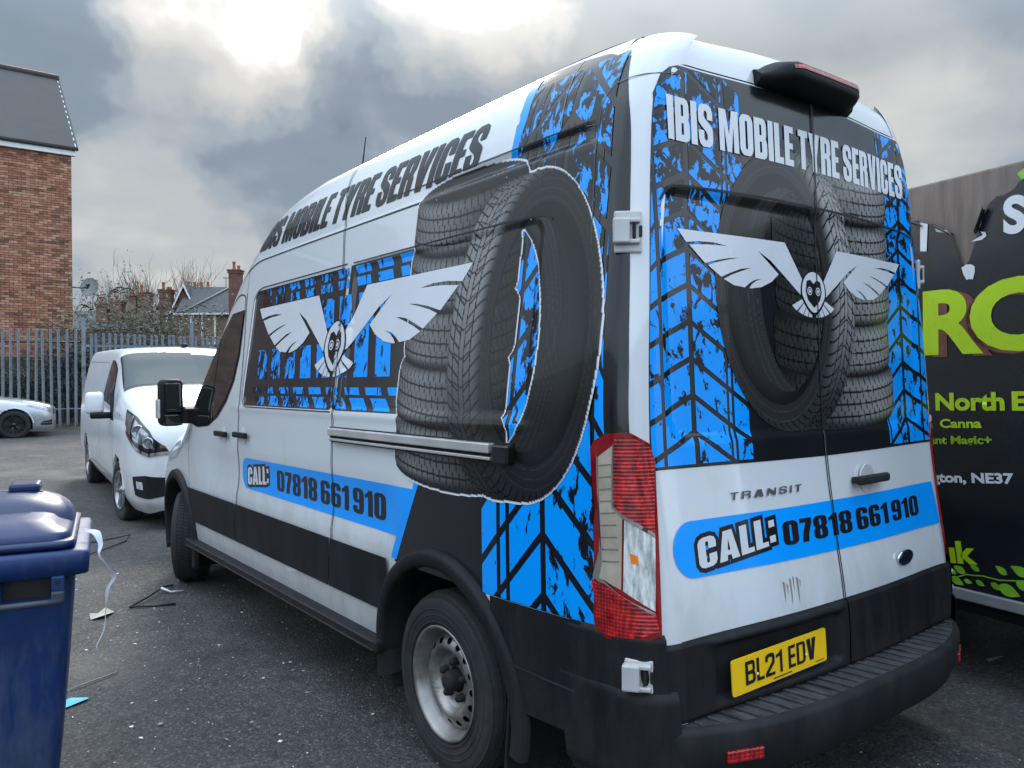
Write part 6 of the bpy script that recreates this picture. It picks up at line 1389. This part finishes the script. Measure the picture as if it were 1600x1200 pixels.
bush(5.2, 23.8, .6, 2.7, 1.3, 'bush closest to the van cab', 'leaf_olive', 22, 2, 2)
bush(1.0, 23.6, .55, 2.4, 1.2, 'dark ivy-like scrub between house corner and fence post', 'leaf_dark', 24, 3, 0)
bush(-.1, 23.5, .55, 1.5, 1.3, 'low dark scrub in front of the timber fence', 'leaf_dark', 20, 3, 0)
bush(2.3, 23.2, .55, 2.2, 1.2, 'dark scrub hidden behind the parked van roof', 'leaf_dark', 20, 3, 0)

# ------------------------------------------------------------------ units round the yard behind the camera, mirrored in the paint
def unit(name, loc, size, label, along):
    u = empty(name, loc); tag(u, label, 'building'); L_, D_, H_ = size
    box('wall', (0, 0, H_ / 2), (L_ if along == 'x' else D_, D_ if along == 'x' else L_, H_), 'clad_grey', u)
    n = int(L_ / 1.1)
    for k in range(n):
        q = -L_ / 2 + (k + .5) * L_ / n; f_ = D_ / 2 + .02
        if along == 'x': box('cladding_panel', (q, f_, H_ * .62), (L_ / n - .05, .04, H_ * .74), 'clad_grey', u)
        else: box('cladding_panel', (f_, q, H_ * .62), (.04, L_ / n - .05, H_ * .74), 'clad_grey', u)
    for k in range(3):
        q = -L_ / 2 + (k + .5) * L_ / 3; f_ = D_ / 2 + .06
        if along == 'x': box('roller_door', (q, f_, 1.9), (3.4, .08, 3.8), 'trim_plastic_grey', u)
        else: box('roller_door', (f_, q, 1.9), (.08, 3.4, 3.8), 'trim_plastic_grey', u)
    if along == 'x': box('roof_edge', (0, D_ / 2 - .1, H_ + .12), (L_ + .2, .5, .3), 'slate', u)
    else: box('roof_edge', (D_ / 2 - .1, 0, H_ + .12), (.5, L_ + .2, .3), 'slate', u)
unit('rear_unit', (2.0, -20.0, 0), (26, 8, 4.8), 'grey clad industrial unit facing the back of the van, seen only in reflections', 'x')
unit('side_unit', (-22.0, 6.0, 0), (34, 8, 5.4), 'grey clad industrial unit facing the left side of the van, seen only in reflections', 'y')
# ------------------------------------------------------------------ blue wheeled bin in the foreground
BW = 1.18
bn = empty('blue_bin', (-2.20 - BW / 2 * .985, 1.41 + BW / 2 * .174, 0), R(-10)); tag(bn, 'large dark blue plastic wheeled bin with domed lid in the left foreground', 'bin')
# local: x along the long side (+x is the end in view), y away from the camera, near side at y=0
DD, ZR = .74, .93
def ringpts(w0, w1, y0_, y1_, z, r=.05): return [(a, b_, z) for a, b_ in rrect(w0, y0_, w1, y1_, r, 5)]
rows = []
for z, ix, iy in ((.12, .105, .13), (.16, .10, .115), (.45, .075, .075), (.80, .050, .040), (.86, .046, .035)):
    rows.append(ringpts(-BW / 2 + ix, BW / 2 - ix, iy, DD - iy, z))
grid('bin_body', np.array(rows), 'bin_blue', bn, True, wrap_m=True)
box('bin_floor', (0, DD / 2, .125), (BW - .24, DD - .27, .02), 'bin_blue', bn)
rows = []
for z, e in ((.855, .040), (.865, .0), (.925, -.005), (.938, .004), (.940, .05)): rows.append(ringpts(-BW / 2 + e, BW / 2 - e, e, DD - e, z, .035))
grid('bin_rim', np.array(rows), 'bin_blue', bn, True, wrap_m=True)
lid = empty('bin_lid', (0, 0, 0)); lid.parent = bn
rows = []
for z, ex, ey in ((.944, .022, .030), (.948, .016, .022), (.964, .016, .022), (.968, .030, .036), (.970, .055, .060)): rows.append(ringpts(-BW / 2 + ex, BW / 2 - ex - .02, ey, DD - ey, z, .05))
grid('lid_flange', np.array(rows), 'bin_lid', lid, True, wrap_m=True)
rows = []
for z, ex, ey in ((.968, .030, .050), (.982, .034, .052), (.990, .046, .062), (1.004, .075, .090), (1.018, .092, .12), (1.026, .12, .15), (1.030, .16, .20)): rows.append(ringpts(-BW / 2 + ex, BW / 2 - ex - .02, ey, DD - ey * .8, z, .07))
o = grid('lid_dome', np.array(rows), 'bin_lid', lid, True, wrap_m=True)
rows = []
for z, ex, y0_ in ((.985, .028, .265), (1.012, .036, .285), (1.036, .052, .310), (1.056, .080, .340), (1.070, .120, .375), (1.078, .17, .42)): rows.append(ringpts(-BW / 2 + ex, BW / 2 - ex - .02, y0_, DD - .07 - (z - .985) * .5, z, .12))
rows.append([(0 * a + (a if False else 0), .55, 1.080) for a, b_, z in rows[-1]])
grid('lid_hump', np.array(rows), 'bin_lid', lid, True, wrap_m=True)
bm = bmesh.new(); bm_box(bm, (BW / 2 - .215, .56, 1.088), (.10, .13, .035), .012); bm_obj('lid_grip', bm, 'bin_lid', lid)
rows = np.array([ringpts(-BW / 2 + .16, BW / 2 - .18, .20, DD - .16, 1.0295, .06), [(0, .4, 1.032)] * 24]); grid('lid_top', rows, 'bin_lid', lid, True, wrap_m=True)
for xc in (BW / 2 - .175, -BW / 2 + .175):
    hn = empty('bin_handle', (xc, 0, 0)); hn.parent = bn
    tube('handle_bar', [(-.10, -.035, .795), (.10, -.035, .795)], .010, 'bin_bar', hn, 8)
    for s in (-1, 1):
        box('handle_lug', (s * .088, .012, .845), (.036, .06, .045), 'bin_blue', hn, .004); box('lug_foot', (s * .088, -.012, .808), (.036, .05, .032), 'bin_bar', hn, .004); box('lug_hole', (s * .088, -.0195, .852), (.012, .004, .010), 'gap_dark', hn)
    box('handle_recess', (0, .040, .83), (.13, .01, .06), 'gap_dark', hn)
for x in (-BW / 2 + .14, BW / 2 - .14):
    for y in (.16, DD - .16): lathe('bin_wheel', [(0, -.02), (.05, -.02), (.06, -.014), (.06, .014), (.05, .02), (0, .02)], 20, 'rubber', bn, 'x', (x, y, .06)); box('caster_fork', (x, y, .10), (.06, .04, .06), 'galv_steel', bn)
bn.scale = (1, 1, 1.045); bpy.context.view_layer.update(); BM = bn.matrix_world.copy()
# ribbon hanging off the bin
def B(x, y, z): return BM @ Vector((x, y, z))
e = BW / 2
pth = [B(e - .02, .20, .972), B(e + .02, .17, .965), B(e + .035, .14, .93), B(e + .03, .12, .90), B(e + .055, .12, .86), B(e + .075, .12, .82), B(e + .055, .12, .78), B(e + .050, .12, .72), B(e + .045, .12, .66), B(e + .02, .12, .60), B(e + .04, .12, .585), B(e + .07, .12, .592)]
wd = [.022, .026, .022, .006, .006, .018, .014, .004, .005, .004, .006, .003]
q = np.array([tuple(p) for p in pth]); t_ = np.arange(len(q)); uu = np.linspace(0, len(q) - 1, 60); C3 = np.stack([pchip(t_, q[:, k])(uu) for k in range(3)], -1); ww = np.interp(uu, t_, wd)
rows = []
for i, p in enumerate(C3):
    a = .5 * math.sin(i * .45); d = np.array([math.cos(a) * .797 + math.sin(a) * .3, math.cos(a) * -.603 + math.sin(a) * .4, .35]) * ww[i] / 2; rows.append([p - d, p + d])
rb = grid('ribbon', np.array(rows), 'ribbon_white'); tag(rb, 'twisted white ribbon hanging from the corner of the blue bin', 'ribbon')

# ------------------------------------------------------------------ litter on the ground
bm = bmesh.new()
for i in range(300):
    if i < 210: x, y = random.uniform(-2.1, -.2), random.uniform(1.2, 5.2) ** 1.0
    else: x, y = random.uniform(-2.5, 3.2), random.uniform(-.6, 9)
    if -1.05 < x < 1.05 and y > .3 and i >= 210: x = -1.15 - random.random() * .6
    s = random.choice((.003, .004, .004, .005, .006, .006, .009, .012)) * random.uniform(.7, 1.3); a = random.uniform(0, 6.28); el = random.uniform(.35, 1)
    vs_ = [bm.verts.new((x + math.cos(a + q) * s * (1 if k % 2 else el), y + math.sin(a + q) * s * (1 if k % 2 else el), .004 + random.uniform(0, .004) + float(gz(y)))) for k, q in enumerate((0, 1.4, 3.1, 4.5))]
    bm.faces.new(vs_)
fl = bm_obj('litter_flakes', bm, 'white_plastic'); tag(fl, 'tiny white flakes of litter and grit scattered over the tarmac', 'litter', kind='stuff')
OCT = np.array([(1, 0, 0), (-1, 0, 0), (0, 1, 0), (0, -1, 0), (0, 0, 1), (0, 0, -1)], float); OF = [(0, 2, 4), (2, 1, 4), (1, 3, 4), (3, 0, 4), (2, 0, 5), (1, 2, 5), (3, 1, 5), (0, 3, 5)]; V_, F_ = [], []
for _ in range(900):
    x, y = random.uniform(-2.6, 2.6), random.uniform(-.5, 7); s = random.uniform(.003, .008); b0 = len(V_)
    V_ += [tuple(q) for q in OCT * np.array([s, s * random.uniform(.6, 1), s * .6]) * np.array([[random.uniform(.7, 1.2)] for _ in range(6)]) + np.array([x, y, .002])]; F_ += [tuple(k + b0 for k in f) for f in OF]
gv = pyd('loose_grit', V_, F_, 'stick_grey'); tag(gv, 'loose grit and small stones on the tarmac', 'grit', kind='stuff')
def flat_scrap(name, pts, z, material, label, cat, curl=.01):
    n = len(pts); c = np.mean(pts, 0); vs_ = [(p[0], p[1], z + curl * (i % 2)) for i, p in enumerate(pts)] + [(c[0], c[1], z + curl * .6)]
    o = pyd(name, vs_, [(i, (i + 1) % n, n) for i in range(n)], material); tag(o, label, cat); return o
flat_scrap('paper_scrap', [(-1.74, 4.24), (-1.66, 4.22), (-1.58, 4.34), (-1.62, 4.42), (-1.68, 4.36), (-1.73, 4.33)], .006, 'paper_grey', 'crumpled grey-brown paper scrap on the tarmac under the ribbon', 'paper', .02)
flat_scrap('blue_scrap', [(-2.14, 2.72), (-1.985, 2.79), (-1.98, 2.82), (-2.05, 2.85), (-2.16, 2.83)], .006, 'paper_blue', 'bright blue scrap of paper beside the foot of the bin', 'paper', .006)
st = empty('trim_strip', (-1.23, 4.4, .006)); tag(st, 'bent black plastic strip lying on the tarmac beside the front wheel', 'plastic strip')
tube('strip_piece', [(-.25, -.02, .004), (-.10, .12, .02), (.04, .30, .03), (.14, .42, .004)], .007, 'strip_black', st, 5); tube('strip_piece', [(-.25, -.02, .006), (-.10, -.10, .006), (.02, -.13, .004)], .007, 'strip_black', st, 5)
tube('strip_tape', [(.02, .26, .034), (.07, .20, .010), (.16, .20, .006)], [.010, .008, .006], 'ribbon_white', st, 5)
wr_ = tube('wire_loop', [(-1.55, 6.3, .006), (-1.25, 6.55, .02), (-1.0, 6.9, .01), (-.92, 7.1, .03), (-1.05, 7.12, .012), (-1.35, 7.0, .01), (-1.62, 6.7, .006)], .006, 'strip_black', None, 5); tag(wr_, 'thin dark loop of wire on the tarmac beyond the bin', 'wire')
sk = tube('twig_stick', [(-2.10, 2.95, .006), (-1.95, 3.02, .012), (-1.80, 3.10, .008)], .004, 'stick_grey', None, 5); tag(sk, 'pale thin stick lying on the tarmac in front of the bin', 'stick')
pb = bpy.data.objects.new('pebble', None)
bpy.data.objects.remove(pb)
def pebble(x, y, s, label):
    bm = bmesh.new(); bmesh.ops.create_icosphere(bm, subdivisions=2, radius=s); bmesh.ops.scale(bm, vec=(1, .75, .5), verts=bm.verts)
    for v in bm.verts: v.co *= 1 + .18 * mnoise.noise(v.co * 60)
    o = bm_obj('pebble', bm, 'stick_grey', None, True); o.location = (x, y, s * .45); tag(o, label, 'stone', 'larger pale stones on the tarmac')
pebble(-1.78, 2.28, .014, 'largest pale stone on the tarmac, lower left of the rear wheel'); pebble(-1.45, 2.05, .010, 'small pale stone just left of the rear wheel')
cb = flat_scrap('card_offcut', [(1.92, .36), (2.06, .34), (2.07, .36), (1.94, .385)], .006, 'paper_grey', 'small pale offcut on the tarmac under the trailer', 'paper', .003)
# ------------------------------------------------------------------ render settings
cy_s = sc.cycles; cy_s.max_bounces = 4; cy_s.diffuse_bounces = 2; cy_s.glossy_bounces = 3; cy_s.transmission_bounces = 2; cy_s.transparent_max_bounces = 4; cy_s.caustics_reflective = False; cy_s.caustics_refractive = False
world.cycles.sampling_method = 'MANUAL'; world.cycles.sample_map_resolution = 512
